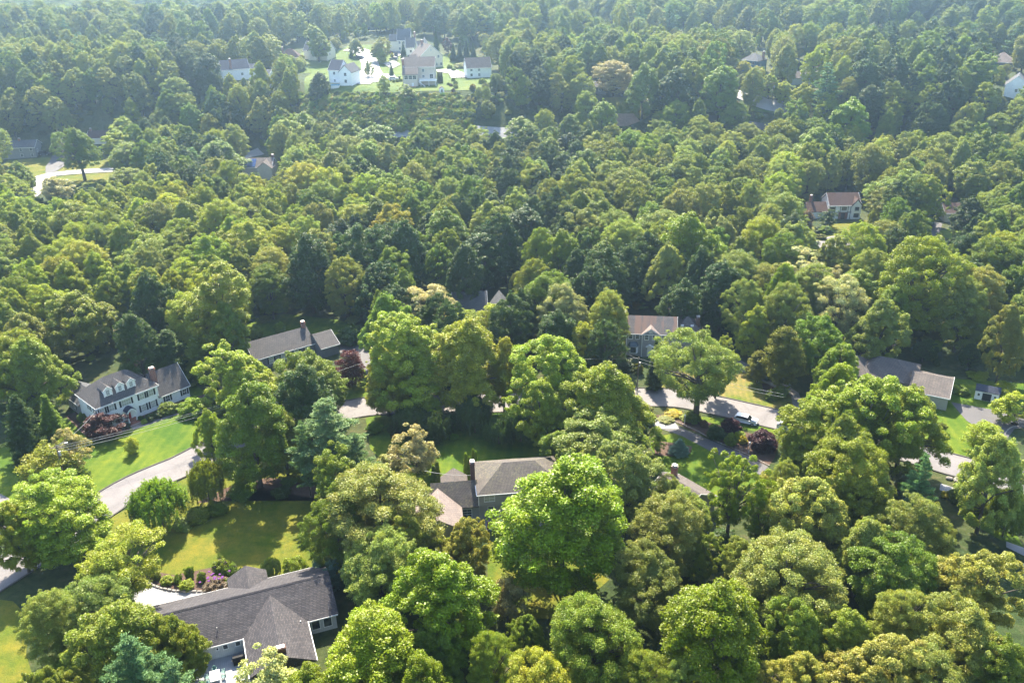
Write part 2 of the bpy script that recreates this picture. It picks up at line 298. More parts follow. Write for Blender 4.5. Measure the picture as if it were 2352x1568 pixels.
# ------------------------------------------------------------------ ground, roads, lawns
def terrain():
    xs = [-2600, -1800, -1200, -900, -760] + list(range(-650, 651, 10)) + [760, 900, 1200, 1800, 2600]
    ys = [-400, -150, -50, 0, 50, 100, 200, 300] + list(range(310, 510, 3)) + list(range(510, 640, 6)) + list(range(640, 1001, 15)) + [1100, 1250, 1500, 1900, 2400, 3200]
    vs = [(x, y, T(x, y)) for y in ys for x in xs]; n = len(xs)
    fs = [(j*n+i, j*n+i+1, (j+1)*n+i+1, (j+1)*n+i) for j in range(len(ys)-1) for i in range(n-1)]
    me = bpy.data.meshes.new('forest_floor'); me.from_pydata(vs, [], fs); me.materials.append(M['forest_floor'])
    me.polygons.foreach_set('use_smooth', [True]*len(fs))
    o = bpy.data.objects.new('ground', me); COL.objects.link(o); tag(o, kind='structure')
terrain()
def sheet(name, pts, m, lift, world=False, label=None, subdiv=None):
    """flat or draped outline; pts are picture points on the ground (or world xy)"""
    P = [(p[0], p[1]) for p in pts] if world else [tuple(bp(*p)[:2]) for p in pts]
    bm = bmesh.new(); vs = [bm.verts.new((x, y, 0)) for x, y in P]; fc = bm.faces.new(vs)
    bmesh.ops.triangulate(bm, faces=[fc])
    xs = [p[0] for p in P]; ys = [p[1] for p in P]
    hill = any(T(x, y) > 0.01 for x, y in P)
    if hill:
        st = subdiv or 5.0
        for ax, (lo, hi) in enumerate(((min(xs), max(xs)), (min(ys), max(ys)))):
            k = math.ceil(lo / st) * st
            while k < hi:
                co = (k, 0, 0) if ax == 0 else (0, k, 0); no = (1, 0, 0) if ax == 0 else (0, 1, 0)
                bmesh.ops.bisect_plane(bm, geom=bm.verts[:] + bm.edges[:] + bm.faces[:], plane_co=co, plane_no=no, dist=1e-4); k += st
    for v in bm.verts: v.co.z = T(v.co.x, v.co.y) + lift + (lift * 3 + 0.04 if hill else 0)
    bmesh.ops.recalc_face_normals(bm, faces=bm.faces)
    if bm.faces and sum(q.normal.z for q in bm.faces) < 0: bmesh.ops.reverse_faces(bm, faces=bm.faces)
    me = bpy.data.meshes.new(name); bm.to_mesh(me); bm.free(); me.materials.append(m)
    o = bpy.data.objects.new(name, me); COL.objects.link(o); tag(o, kind='structure'); return o
def smooth_line(P, step=2.0):
    out = []
    for i in range(len(P) - 1):
        p0, p1, p2, p3 = P[max(i-1, 0)], P[i], P[i+1], P[min(i+2, len(P)-1)]
        L = math.dist(p1, p2); k = max(2, int(L / step))
        for j in range(k):
            t = j / k
            out.append(tuple(0.5 * ((2*p1[a]) + (-p0[a]+p2[a])*t + (2*p0[a]-5*p1[a]+4*p2[a]-p3[a])*t*t + (-p0[a]+3*p1[a]-3*p2[a]+p3[a])*t**3) for a in (0, 1)))
    out.append(tuple(P[-1])); return out
ROADS = []
def road(name, pts, w, m, lift=0.05, kerb=True, world=False):
    P = smooth_line([(p[0], p[1]) for p in pts] if world else [tuple(bp(*p)[:2]) for p in pts])
    ROADS.append((P, w))
    nr = []
    for i in range(len(P)):
        a, b = P[max(i-1, 0)], P[min(i+1, len(P)-1)]; d = math.dist(a, b) or 1; nr.append((-(b[1]-a[1])/d, (b[0]-a[0])/d))
    hill = any(T(*p) > 0.01 for p in P)
    up = lift + (0.22 + lift * 2 if hill else 0)
    def strip(o0, o1, z0, z1, nm, mm, box=False):
        vs = []; fs = []; k = 4 if box else 3
        offs = [(o0, z0), (o0, z1), (o1, z1), (o1, z0)] if box else [(o0, z0), ((o0+o1)/2, z0 + 0.04), (o1, z0)]
        for (x, y), (nx, ny) in zip(P, nr):
            for o, z in offs: vs.append((x+nx*o, y+ny*o, T(x+nx*o, y+ny*o) + z))
        for i in range(len(P)-1):
            for j in range(k if box else k-1):
                jj = (j+1) % k; fs.append((i*k+j, (i+1)*k+j, (i+1)*k+jj, i*k+jj))
        mb = MB().add(vs, fs); ob = mb.build(nm, mm); tag(ob, kind='structure')
        if not box and sum(p.normal.z for p in ob.data.polygons) < 0: ob.data.flip_normals()
        return ob
    strip(-w/2, w/2, up, up, name, m)
    if kerb:
        strip(w/2, w/2 + 0.28, -0.05, up + 0.13, 'kerb', M['kerb'], True); strip(-w/2 - 0.28, -w/2, -0.05, up + 0.13, 'kerb', M['kerb'], True)
# lawns (picture points on the 2352 px wide photograph)
sheet('lawn', [(-60,1060),(60,1000),(150,960),(225,900),(300,880),(420,858),(470,900),(520,960),(505,1018),(380,1062),(196,1150),(120,1180),(-60,1230)], M['lawn'], 0.02)
sheet('lawn', [(245,1192),(330,1150),(450,1085),(520,1050),(620,1010),(700,985),(760,1100),(800,1200),(790,1330),(700,1400),(560,1380),(460,1345),(380,1345),(330,1320),(250,1260)], M['lawn_dry'], 0.02)
sheet('lawn', [(840,960),(905,940),(1040,935),(1250,950),(1350,1000),(1360,1080),(1300,1130),(1230,1110),(1010,1130),(900,1080),(850,1030)], M['lawn'], 0.02)
sheet('lawn', [(1490,1020),(1520,1000),(1575,990),(1640,1035),(1760,1100),(1700,1150),(1610,1160),(1530,1090)], M['lawn'], 0.02)
sheet('lawn', [(1600,955),(1700,965),(1790,990),(1790,1000),(1700,985),(1600,965)], M['lawn'], 0.022)
sheet('lawn', [(1560,850),(1640,832),(1730,850),(1800,890),(1850,935),(1800,950),(1700,925),(1600,910),(1500,900)], M['lawn_striped'], 0.02)
sheet('lawn', [(1780,820),(1860,850),(1900,880),(2180,940),(2300,940),(2352,960),(2352,880),(2200,870),(2050,860),(1900,820)], M['lawn'], 0.02)
sheet('lawn', [(2060,1015),(2130,930),(2180,925),(2225,968),(2290,1010),(2290,1060),(2180,1050),(2100,1030)], M['lawn'], 0.022)
sheet('lawn', [(760,860),(870,840),(900,880),(900,910),(840,918),(760,930)], M['lawn'], 0.02)
sheet('lawn', [(-60,1370),(30,1380),(70,1420),(60,1500),(80,1568),(120,1700),(-60,1700)], M['lawn_dry'], 0.02)
sheet('lawn', [(1120,1240),(1200,1270),(1330,1290),(1400,1330),(1300,1420),(1180,1420),(1120,1340)], M['lawn_dry'], 0.02)
sheet('lawn', [(2190,1140),(2260,1175),(2330,1215),(2352,1260),(2300,1240),(2210,1190)], M['lawn'], 0.02)
sheet('lawn', [(1840,525),(1990,505),(2060,520),(2040,545),(1900,560),(1830,550)], M['lawn_dry'], 0.02)
sheet('lawn', [(2140,535),(2200,520),(2400,520),(2400,545),(2200,555)], M['lawn'], 0.02)
sheet('lawn', [(-20,400),(20,368),(110,362),(150,372),(330,365),(330,430),(180,425),(100,430),(-20,440)], M['lawn_dry'], 0.02)
sheet('lawn', [(560,735),(650,720),(780,735),(840,760),(800,790),(700,760),(580,775)], M['lawn'], 0.02)
sheet('lawn', [(700,222),(745,222),(900,214),(1080,208),(1160,190),(1130,165),(1080,150),(1020,125),(960,100),(800,105),(740,150),(700,180)], M['lawn_far'], 0.02, subdiv=4)
sheet('lawn', [(640,140),(700,120),(760,108),(800,120),(760,165),(690,170)], M['lawn_far'], 0.015)
sheet('lawn', [(1390,225),(1470,222),(1500,262),(1480,275),(1400,262)], M['lawn_dry'], 0.03, subdiv=4)
sheet('dirt_patch', [(1415,262),(1455,262),(1470,280),(1440,292),(1412,290)], M['dirt'], 0.05, subdiv=4)
sheet('lawn', [(1700,215),(1780,240),(1790,262),(1700,255)], M['lawn_far'], 0.03, subdiv=4)
# roads
road('road', [(-160,1420),(-20,1330),(110,1250),(226,1168),(314,1114),(421,1068),(498,1030),(640,985),(740,955),(850,933),(985,930),(1150,925),(1350,915),(1480,912),(1560,915),(1640,930),(1780,962),(1960,1005),(2080,1035),(2180,1065),(2265,1087),(2352,1112),(2480,1150)], 7.8, M['road'])
road('side_road', [(110,1250),(50,1215),(-20,1165),(-90,1130)], 6.5, M['road'], 0.045, kerb=False)
road('street', [(-60,470),(60,455),(78,425),(110,405),(200,395),(330,388),(470,375),(600,350)], 7.0, M['road_far'], 0.05, kerb=False)
road('street', [(1960,565),(1860,560),(1790,556),(1700,568),(1620,585)], 6.5, M['road'], 0.05, kerb=False)
road('street', [(700,305),(870,303),(930,301),(1010,300),(1150,310),(1300,315)], 6.0, M['road_far'], 0.05, kerb=False)
road('street', [(1560,275),(1640,285),(1760,305)], 6.5, M['asphalt'], 0.05, kerb=False)
road('street', [(1690,214),(1730,229),(1760,240),(1850,262)], 6.5, M['road_far'], 0.05, kerb=False)
road('cul_de_sac', [(800,114),(830,120),(848,142),(852,160),(862,178)], 9.0, M['road_far'], 0.06, kerb=False)
sheet('cul_de_sac_end', [(812,178),(822,168),(838,160),(862,164),(885,174),(888,184),(868,190),(830,191),(816,190)], M['road_far'], 0.07, subdiv=4)
# driveways and paths
sheet('driveway', [(1490,962),(1545,968),(1568,984),(1640,1014),(1715,1046),(1765,1072),(1745,1090),(1695,1063),(1630,1035),(1568,1002),(1520,985),(1492,975)], M['asphalt'], 0.04)
sheet('driveway_apron', [(1490,960),(1548,966),(1560,985),(1520,984),(1490,976)], M['pale_drive'], 0.055)
sheet('driveway', [(2184,923),(2318,948),(2400,955),(2400,975),(2330,985),(2311,1010),(2314,1040),(2330,1095),(2290,1090),(2290,1010),(2220,966),(2200,943)], M['asphalt'], 0.04)
sheet('driveway', [(784,778),(800,775),(830,790),(850,815),(870,850),(880,905),(850,910),(840,850),(800,820),(780,810)], M['asphalt'], 0.04)
sheet('driveway', [(1690,822),(1722,838),(1790,872),(1835,903),(1850,960),(1830,960),(1815,905),(1780,890),(1700,850)], M['path'], 0.04)
sheet('driveway', [(330,1330),(350,1340),(385,1352),(430,1358),(500,1357),(560,1345),(540,1400),(400,1420),(300,1400),(240,1380)], M['pale_drive'], 0.04)
sheet('driveway', [(2160,1110),(2180,1116),(2230,1135),(2275,1152),(2270,1162),(2215,1145),(2158,1125)], M['pale_drive'], 0.04)
sheet('driveway', [(2311,1243),(2400,1275),(2400,1300),(2311,1256)], M['pale_drive'], 0.04)
sheet('driveway', [(105,385),(120,358),(180,352),(182,362),(160,375),(130,395),(105,402)], M['asphalt'], 0.07)
sheet('driveway', [(197,400),(210,382),(245,383),(240,398)], M['asphalt'], 0.07)
sheet('driveway', [(812,190),(815,182),(840,170),(858,190),(850,195),(818,195)], M['road_far'], 0.1, subdiv=4)
sheet('driveway', [(872,186),(880,172),(905,172),(912,184)], M['pale_drive'], 0.1, subdiv=4)
sheet('driveway', [(880,148),(905,140),(920,150),(900,160)], M['pale_drive'], 0.1, subdiv=4)
sheet('driveway', [(900,118),(915,112),(922,128),(905,135)], M['pale_drive'], 0.1, subdiv=4)
sheet('driveway', [(1002,162),(1040,160),(1072,172),(1074,180),(1037,181),(1030,170),(1005,168)], M['pale_drive'], 0.1, subdiv=4)
sheet('driveway', [(2128,535),(2140,510),(2165,512),(2160,530),(2150,560),(2128,560)], M['asphalt'], 0.04)
sheet('driveway', [(1420,205),(1460,205),(1500,245),(1490,250),(1450,222),(1420,215)], M['asphalt'], 0.1, subdiv=4)
sheet('path', [(299,980),(307,987),(363,967.5),(423,948),(450,938),(445,932),(423,943.5),(360,961.5)], M['path'], 0.05)
sheet('path', [(1890,545),(1930,540),(1965,545),(1990,530),(1995,535),(1970,550),(1930,546),(1892,550)], M['path'], 0.05)
# planting beds
sheet('planting_bed', [(1495,955),(1540,948),(1600,962),(1680,985),(1790,1010),(1780,1050),(1765,1070),(1700,1042),(1640,1010),(1575,982),(1545,966)], M['mulch'], 0.03)
sheet('planting_bed', [(1500,1012),(1540,1016),(1590,1025),(1585,1042),(1540,1048),(1505,1045)], M['mulch'], 0.035)
sheet('planting_bed', [(330,1322),(345,1310),(400,1320),(440,1312),(500,1300),(560,1310),(565,1340),(500,1354),(430,1355),(385,1350),(350,1338)], M['mulch'], 0.035)
sheet('planting_bed', [(150,955),(175,945),(210,985),(228,977),(288,973),(300,985),(273,996),(252,1009),(222,1013),(195,1000)], M['mulch'], 0.035)
sheet('planting_bed', [(316,973),(362,960),(424,941),(470,925),(470,905),(330,945)], M['mulch'], 0.035)
sheet('planting_bed', [(1750,880),(1810,885),(1815,905),(1790,915),(1755,905)], M['mulch'], 0.035)
sheet('planting_bed', [(450,1155),(520,1150),(560,1120),(640,1130),(760,1150),(740,1120),(620,1095),(520,1120)], M['mulch'], 0.03)
sheet('patio', [(1085,1185),(1180,1175),(1290,1180),(1290,1215),(1180,1225),(1110,1215)], M['patio'], 0.05)
sheet('pool', [(1040,132),(1068,131),(1076,134),(1074,137),(1045,138)], M['pool_water'], 0.2, subdiv=4)
# ------------------------------------------------------------------ houses
FOOT = []      # (x, y, radius) places no tree may stand
def face(fc, o, d0, d1):
    """maps a box given along a wall (u0,u1,z0,z1) to x/y ranges; o is the wall plane, d outward"""
    def g(mb, u0, u1, z0, z1, a=d0, b=d1):
        if fc == 'f': mb.box(u0, u1, o - b, o - a, z0, z1)
        elif fc == 'b': mb.box(u0, u1, o + a, o + b, z0, z1)
        elif fc == 'l': mb.box(o - b, o - a, u0, u1, z0, z1)
        else: mb.box(o + a, o + b, u0, u1, z0, z1)
    return g
def window(root, u, z, w=0.9, h=1.2, fc='f', o=0.0, sh=False, grid=(2, 2), pane='glass', frame='trim', t=0.09):
    """window centred at u, sill height z"""
    g = face(fc, o, 0.0, 0.07); a, b = u - w/2, u + w/2; mb = MB()
    g(mb, a - t, a, z - t, z + h + t); g(mb, b, b + t, z - t, z + h + t); g(mb, a, b, z - t, z); g(mb, a, b, z + h, z + h + t)
    for i in range(1, grid[0]): x = a + w*i/grid[0]; g(mb, x - .018, x + .018, z, z + h, 0.03, 0.05)
    for i in range(1, grid[1]): y = z + h*i/grid[1]; g(mb, a, b, y - .03, y + .03, 0.026, 0.055)
    win = mb.build('window', M[frame], root); pb = MB(); g(pb, a, b, z, z + h, -0.02, 0.022); pb.build('pane', M[pane], win)
    if sh:
        for x0 in (a - t - .03 - .36, b + t + .03):
            s = MB(); g(s, x0, x0 + .36, z - .05, z + h + .05, 0.0, 0.05); s.build('shutter', M['shutter'], win)
    return win
def gable(mb, x0, x1, y0, y1, e, r, ax='x', oh=0.35, t=0.16):
    """two roof slabs; ridge along ax"""
    if ax == 'x':
        m = (y0+y1)/2; k = (r - e) / (m - y0); a, b = y0 - oh, y1 + oh; ea = e - k*oh
        poly = [(a, ea), (m, r), (b, ea), (b, ea + t*1.0), (m, r + t*1.25), (a, ea + t)]
        mb.prism(poly, 'x', x0 - oh*.6, x1 + oh*.6)
    else:
        m = (x0+x1)/2; k = (r - e) / (m - x0); a, b = x0 - oh, x1 + oh; ea = e - k*oh
        poly = [(a, ea), (m, r), (b, ea), (b, ea + t), (m, r + t*1.25), (a, ea + t)]
        mb.prism(poly, 'y', y0 - oh*.6, y1 + oh*.6)
    return mb
def hip(mb, x0, x1, y0, y1, e, r, ins=None, oh=0.3, t=0.16, ax='x'):
    x0 -= oh; x1 += oh; y0 -= oh; y1 += oh
    if ax == 'x':
        k = ins if ins is not None else (y1-y0)/2; my = (y0+y1)/2; R = [(x0+k, my, r), (x1-k, my, r)]
    else:
        k = ins if ins is not None else (x1-x0)/2; mx = (x0+x1)/2; R = [(mx, y0+k, r), (mx, y1-k, r)]
    b = [(x0,y0),(x1,y0),(x1,y1),(x0,y1)]
    vs = [(x,y,e-.1) for x,y in b] + [(x,y,e-.1+t) for x,y in b] + R
    if ax == 'x': fs = [(3,2,1,0),(0,1,5,4),(1,2,6,5),(2,3,7,6),(3,0,4,7),(4,5,9,8),(5,6,9),(6,7,8,9),(7,4,8)]
    else: fs = [(3,2,1,0),(0,1,5,4),(1,2,6,5),(2,3,7,6),(3,0,4,7),(4,5,8),(5,6,9,8),(6,7,9),(7,4,8,9)]
    return mb.add(vs, fs)
def gwall(mb, x0, x1, y0, y1, z0, e, r=None, ax='x'):
    """wall block; with r a gable block"""
    if r is None: return mb.box(x0, x1, y0, y1, z0, e)
    if ax == 'x': return mb.prism([(y0,z0),(y1,z0),(y1,e),((y0+y1)/2,r),(y0,e)], 'x', x0, x1)
    return mb.prism([(x0,z0),(x1,z0),(x1,e),((x0+x1)/2,r),(x0,e)], 'y', y0, y1)
def chimney(root, x, y, z0, z1, w=0.9, d=0.7, m='brick', cap=True):
    mb = MB(); mb.box(x-w/2, x+w/2, y-d/2, y+d/2, z0, z1); mb.box(x-w/2-.07, x+w/2+.07, y-d/2-.07, y+d/2+.07, z1-.22, z1-.002)
    ch = mb.build('chimney', M[m], root)
    c = MB(); c.box(x-w/2+.1, x+w/2-.1, y-d/2+.1, y+d/2-.1, z1, z1+.1)
    if cap: c.box(x-w/2+.02, x+w/2-.02, y-d/2+.02, y+d/2-.02, z1+.3, z1+.36)
    if cap:
        for i in (-1, 1): c.box(x+i*(w/2-.1)-.03, x+i*(w/2-.1)+.03, y-.03, y+.03, z1+.1, z1+.3)
    c.build('chimney_cap', M['metal'], ch); return ch
def eave_trim(mb, x0, x1, y0, y1, e, oh=0.35, k=0.5, sides='fb', h=0.14):
    z = e - k*oh
    if 'f' in sides: mb.box(x0-oh*.6, x1+oh*.6, y0-oh-.06, y0-oh+.02, z-.05, z+h)
    if 'b' in sides: mb.box(x0-oh*.6, x1+oh*.6, y1+oh-.02, y1+oh+.06, z-.05, z+h)
    if 'l' in sides: mb.box(x0-oh-.06, x0-oh+.02, y0-oh, y1+oh, z-.05, z+h)
    if 'r' in sides: mb.box(x1+oh-.02, x1+oh+.06, y0-oh, y1+oh, z-.05, z+h)
def rake_trim(mb, x, y0, y1, e, r, oh, k, sgn, t=0.2):
    """white boards up a gable end whose ridge runs along x"""
    m = (y0+y1)/2; a, b = y0-oh, y1+oh; ea = e - k*oh
    mb.prism([(a, ea-.04), (m, r-.04), (b, ea-.04), (b, ea+t-.02), (m, r+t*1.1), (a, ea+t-.02)], 'x', x + (0.0 if sgn > 0 else -.06), x + (.06 if sgn > 0 else 0.0))
def house(name, label, A, B, eave, group=None, lift=0.0):
    """front eave corners A, B as picture points at height eave; returns the root Empty at A on the ground, x along the front, y into the depth, and the length"""
    a = bp(A[0], A[1], eave); b = bp(B[0], B[1], eave); g = T(a.x, a.y)
    rz = math.atan2(b.y-a.y, b.x-a.x); L = math.hypot(b.x-a.x, b.y-a.y)
    r = empty(name, (a.x, a.y, g + lift), rz, label, 'house', group); r['L'] = L
    return r, L
def foot(root, x0, x1, y0, y1):
    """keep trees off a footprint"""
    ca, sa = math.cos(root.rotation_euler.z), math.sin(root.rotation_euler.z)
    x = x0
    while x <= x1:
        y = y0
        while y <= y1:
            FOOT.append((root.location.x + x*ca - y*sa, root.location.y + x*sa + y*ca, 3.5)); y += 3
        x += 3
def wpt(root, x, y, z=0.0):
    ca, sa = math.cos(root.rotation_euler.z), math.sin(root.rotation_euler.z)
    return (root.location.x + x*ca - y*sa, root.location.y + x*sa + y*ca, root.location.z + z)

# --- white colonial with dormers
def zc(x, y, X0, Y0, k): return ((X0 + x/k)/1.3061, (Y0 + y/k)/1.3061)
h, L = house('white_colonial_house', 'white two storey house with three dormers, black shutters and red front door', zc(540,855,180,1060,5.107), zc(1510,485,180,1060,5.107), 5.6)
h.location.z = 0; foot(h, 0, 20, 0, 16)
w_ = MB(); w_.box(.35, 13.25, .35, 9.25, 0, 5.55); w_.build('wall', M['w_white'], h)
w2 = MB(); gwall(w2, 13.25, 20.1, .35, 8.3, 0, 2.75, 6.55); w2.build('wall', M['w_white'], h)
w3 = MB(); gwall(w3, .35, 6.1, 9.25, 16, 0, 2.85, 4.8, 'y'); w3.build('wall', M['w_grey'], h)
rf = MB(); hip(rf, .35, 13.25, .35, 9.25, 5.6, 9.5, 4.6, .35); rf.build('roof', M['sh_grey'], h)
rf = MB(); gable(rf, 13.3, 20.2, .35, 8.3, 2.95, 6.75, 'x', .35); rf.build('roof', M['sh_grey'], h)
rf = MB(); gable(rf, .35, 6.1, 9.3, 16, 2.95, 4.95, 'y', .35); rf.build('roof', M['sh_slate'], h)
tr = MB(); tr.box(-.06, 13.66, -.07, .0, 5.42, 5.62); tr.box(-.07, 0, 0, 9.6, 5.42, 5.62); tr.box(13.6, 13.67, 0, 9.6, 5.42, 5.62); eave_trim(tr, 13.9, 20.2, .35, 8.3, 2.95, .35, .95, 'f')
rake_trim(tr, 20.41, .35, 8.3, 2.95, 6.75, .35, .95, 1); eave_trim(tr, .35, 6.1, 9.9, 16, 2.95, .35, .7, 'l')
for x in (.3, 13.2): tr.box(x-.06, x+.16, .27, .35, 0.3, 5.4)
tr.build('eaves_trim', M['trim'], h)
for x in (3.6, 6.15, 8.55):
    d = MB(); gwall(d, x-.75, x+.75, 1.35, 3.3, 6.3, 8.1, 8.75, 'y'); dm = d.build('dormer', M['w_white'], h)
    r_ = MB(); gable(r_, x-.75, x+.75, 1.2, 3.95, 8.15, 8.85, 'y', .2, .1); r_.build('dormer_roof', M['sh_grey'], dm)
    g_ = MB(); g_.box(x-.9, x-.72, 1.26, 1.36, 6.35, 8.1); g_.box(x+.72, x+.9, 1.26, 1.36, 6.35, 8.1); g_.prism([(x-1.0, 8.0), (x, 8.78), (x+1.0, 8.0), (x+1.0, 8.16), (x, 8.95), (x-1.0, 8.16)], 'y', 1.05, 1.12); g_.build('dormer_trim', M['trim'], dm)
    window(dm, x, 6.95, .62, 1.0, 'f', 1.35, grid=(3, 4))
for x in (1.3, 3.3, 9.8, 11.8): window(h, x, 3.75, .95, 1.3, 'f', .35, True, pane='blind')
window(h, 6.4, 3.75, 1.9, 1.3, 'f', .35, True, (4, 2), 'blind')
for x in (9.7, 11.8, 3.3, 1.3): window(h, x, .95, .95, 1.5, 'f', .35, True, (3, 3), 'blind')
for x in (15.1, 19.0): window(h, x, 1.0, .9, 1.3, 'f', .35, True, (2, 2))
for u in (1.5, 4.2): window(h, u, 3.75, .8, 1.2, 'l', .35, True); window(h, u, .95, .8, 1.3, 'l', .35, True)
window(h, 12.6, .95, .9, 1.2, 'l', .35, True)
chimney(h, 14.0, 2.8, 4.0, 8.4, 1.05, .85)
dr = MB(); dr.box(5.95, 6.75, .27, .36, .55, 2.6); dr.build('door', M['redpaint'], h)
dt = MB(); dt.box(5.6, 5.93, .24, .37, .5, 2.75); dt.box(6.77, 7.1, .24, .37, .5, 2.75); dt.box(5.6, 7.1, .24, .37, 2.62, 2.95); dt.build('door_surround', M['trim'], h)
pc = MB(); n = 10; o_ = [(5.35 + 2.1*i/n, 2.85 + .75*math.sin(math.pi*i/n)) for i in range(n+1)]
pc.prism(o_ + [(x, z-.1) for x, z in o_[::-1]], 'y', -1.35, .34); po = pc.build('porch_roof', M['sh_dark'], h)
pt = MB(); o2 = [(5.45 + 1.9*i/n, 2.72 + .72*math.sin(math.pi*i/n)) for i in range(n+1)]; o3 = [(5.65 + 1.5*i/n, 2.6 + .55*math.sin(math.pi*i/n)) for i in range(n+1)]
pt.prism(o2 + o3[::-1], 'y', -1.42, -1.25); pt.box(5.4, 5.7, -1.3, .3, 2.55, 2.8); pt.box(7.1, 7.4, -1.3, .3, 2.55, 2.8); pt.build('porch_arch', M['trim'], po)
for x in (5.52, 7.25):
    q = MB(); q.tube((x, -1.25, .6), (x, -1.25, 2.6), .13, .11, 10); q.box(x-.18, x+.18, -1.43, -1.07, .5, .62); q.box(x-.17, x+.17, -1.42, -1.08, 2.5, 2.6); q.build('porch_column', M['trim'], h)
st = MB(); st.box(5.2, 7.6, -1.7, .33, 0, .5); st.box(5.2, 7.6, -2.05, -1.703, 0, .33); st.box(5.2, 7.6, -2.4, -2.053, 0, .17); st.build('brick_steps', M['brick'], h)
HOUSE1 = h
# --- charcoal ranch at the bottom
A = zc(550,1150,480,1660,4.041); B = zc(1010,1030,480,1660,4.041)
h, L = house('long_ranch_house', 'long ranch house with charcoal shingle roof and pyramid shaped wing beside the big lawn', A, B, 2.8)
foot(h, -9, 20, -7, 14); HOUSE2 = h
w_ = MB(); gwall(w_, -9, 18.3, .35, 11.4, 0, 2.75, 5.35); w_.box(5.55, 13.85, -7.6, .353, 0, 2.72); gwall(w_, 4.4, 9.6, 11.4, 13.6, 0, 2.75, 4.2, 'y'); w_.build('wall', M['w_palegrey'], h)
rf = MB(); gable(rf, -9, 18.4, .35, 11.4, 2.9, 5.5, 'x', .4); rf.build('roof', M['sh_charcoal'], h)
rf = MB(); rf.add([(5.2,-8,2.72),(14.2,-8,2.72),(14.2,.1,2.72),(5.2,.1,2.72),(9.7,-8,5.2),(9.7,5.0,5.25),(14.2,.1,2.9),(5.2,.1,2.9),(5.2,-8,2.9),(14.2,-8,2.9)], [(0,1,2,3),(0,8,4,9,1),(8,7,5,4),(9,4,5,6),(0,3,7,8),(1,9,6,2),(3,2,6,5,7)]); rf.build('roof', M['sh_charcoal'], h)
rf = MB(); gable(rf, 4.4, 9.6, 8.2, 13.7, 2.92, 4.35, 'y', .35); rf.build('roof', M['sh_charcoal'], h)
rc = MB(); rc.prism([(5.62, 5.62), (5.87, 5.78), (6.12, 5.62), (6.12, 5.55), (5.87, 5.7), (5.62, 5.55)], 'x', -9.2, 18.6); rc.build('ridge_cap', M['sh_charcoal'], h)
tr = MB(); eave_trim(tr, -9, 5.0, .35, 11.4, 2.9, .4, .47, 'f'); eave_trim(tr, 14.4, 18.3, .35, 11.4, 2.9, .4, .47, 'f'); eave_trim(tr, -9, 18.3, .35, 11.4, 2.9, .4, .47, 'b')
tr.box(5.1, 5.19, -8, .0, 2.66, 2.92); tr.box(14.21, 14.3, -8, 0, 2.66, 2.92); tr.build('eaves_trim', M['trim'], h)
for x in (1.5, 2.6, 4.3): window(h, x, 1.55 if x > 2 else 1.7, .6 if x > 2 else .25, .75 if x > 2 else .4, 'f', .35, grid=(1, 1))
for x in (15.3, 17.0): window(h, x, .8, 1.1, 1.5, 'f', .35, grid=(1, 1))
chimney(h, 9.75, -6.9, 4.0, 5.9, 1.3, .8, 'darkbrick', False)
vp = MB(); vp.tube((1.9, 1.9, 3.4), (1.9, 1.9, 4.35), .06); vp.tube((1.9, 1.9, 3.6), (1.9, 1.9, 3.68), .22, .1); vp.build('vent_pipe', M['metal'], h)
vp = MB(); vp.tube((13.2, -.3, 3.2), (13.2, -.3, 3.6), .09); vp.build('vent_pipe', M['metal'], h)
dk = MB(); dk.box(-9, 5.3, -9, .34, 0.05, .22); dk.build('deck', M['deck'], h)
# --- mossy roofed house in the middle
h, L = house('mossy_roof_house', 'grey two storey house with moss on its hipped roof and a tall brick chimney', zc(840,720,1270,1350,5.227), zc(1600,660,1270,1350,5.227), 5.5)
foot(h, -8, 16, -4, 10); HOUSE3 = h; h.location.z = .1
w_ = MB(); w_.box(.35, 15.2, .3, 10, 2.95, 5.45); w_.box(.36, 15.19, .75, 9.9, 0, 2.953); w_.build('wall', M['w_taupe'], h)
w_ = MB(); gwall(w_, -7.6, .34, .5, 7.2, 0, 3.1, 5.7); w_.build('wall', M['w_grey'], h)
w_ = MB(); gwall(w_, -10.2, -2.9, -6, .49, 0, 3.1, 5.2, 'y'); w_.build('wall', M['w_taupe'], h)
w_ = MB(); gwall(w_, -5.6, -1.4, 7.2, 9.6, 0, 3.1, 4.5, 'y'); w_.build('wall', M['w_taupe'], h)
rf = MB(); hip(rf, .35, 15.2, .3, 10.1, 5.5, 8.35, 5.0, .35); rf.build('roof', M['sh_moss'], h)
rf = MB(); gable(rf, -7.6, .15, .4, 7.2, 3.25, 5.95, 'x', .3); rf.build('roof', M['sh_moss'], h)
rf = MB(); gable(rf, -10.2, -2.9, -6, 3.4, 3.25, 5.35, 'y', .3); rf.build('roof', M['sh_pink'], h)
rf = MB(); gable(rf, -5.6, -1.4, 5, 9.7, 3.25, 4.75, 'y', .3); rf.build('roof', M['sh_taupe'], h)
tr = MB(); tr.box(-.05, 15.6, -.12, -.04, 5.38, 5.54); tr.box(-.1, -.01, -.05, 10.4, 5.38, 5.54); tr.box(.22, .36, .22, .32, 2.9, 5.4); tr.box(.22, .36, .66, .74, 0, 2.9); tr.build('eaves_trim', M['trim'], h)
window(h, 2.15, 3.95, 1.7, 1.15, 'f', .3, grid=(2, 2), pane='blind'); window(h, 2.4, 1.7, 1.0, .8, 'f', .75, grid=(2, 1)); window(h, 7, 3.95, 1.7, 1.15, 'f', .3, grid=(2, 2), pane='blind'); window(h, 12, 3.95, 1.7, 1.15, 'f', .3, grid=(2, 2), pane='blind')
window(h, 7, .9, 1.7, 1.3, 'f', .75, grid=(2, 1)); d_ = window(h, -1.75, .4, 1.5, 2.1, 'f', .5, grid=(2, 4))
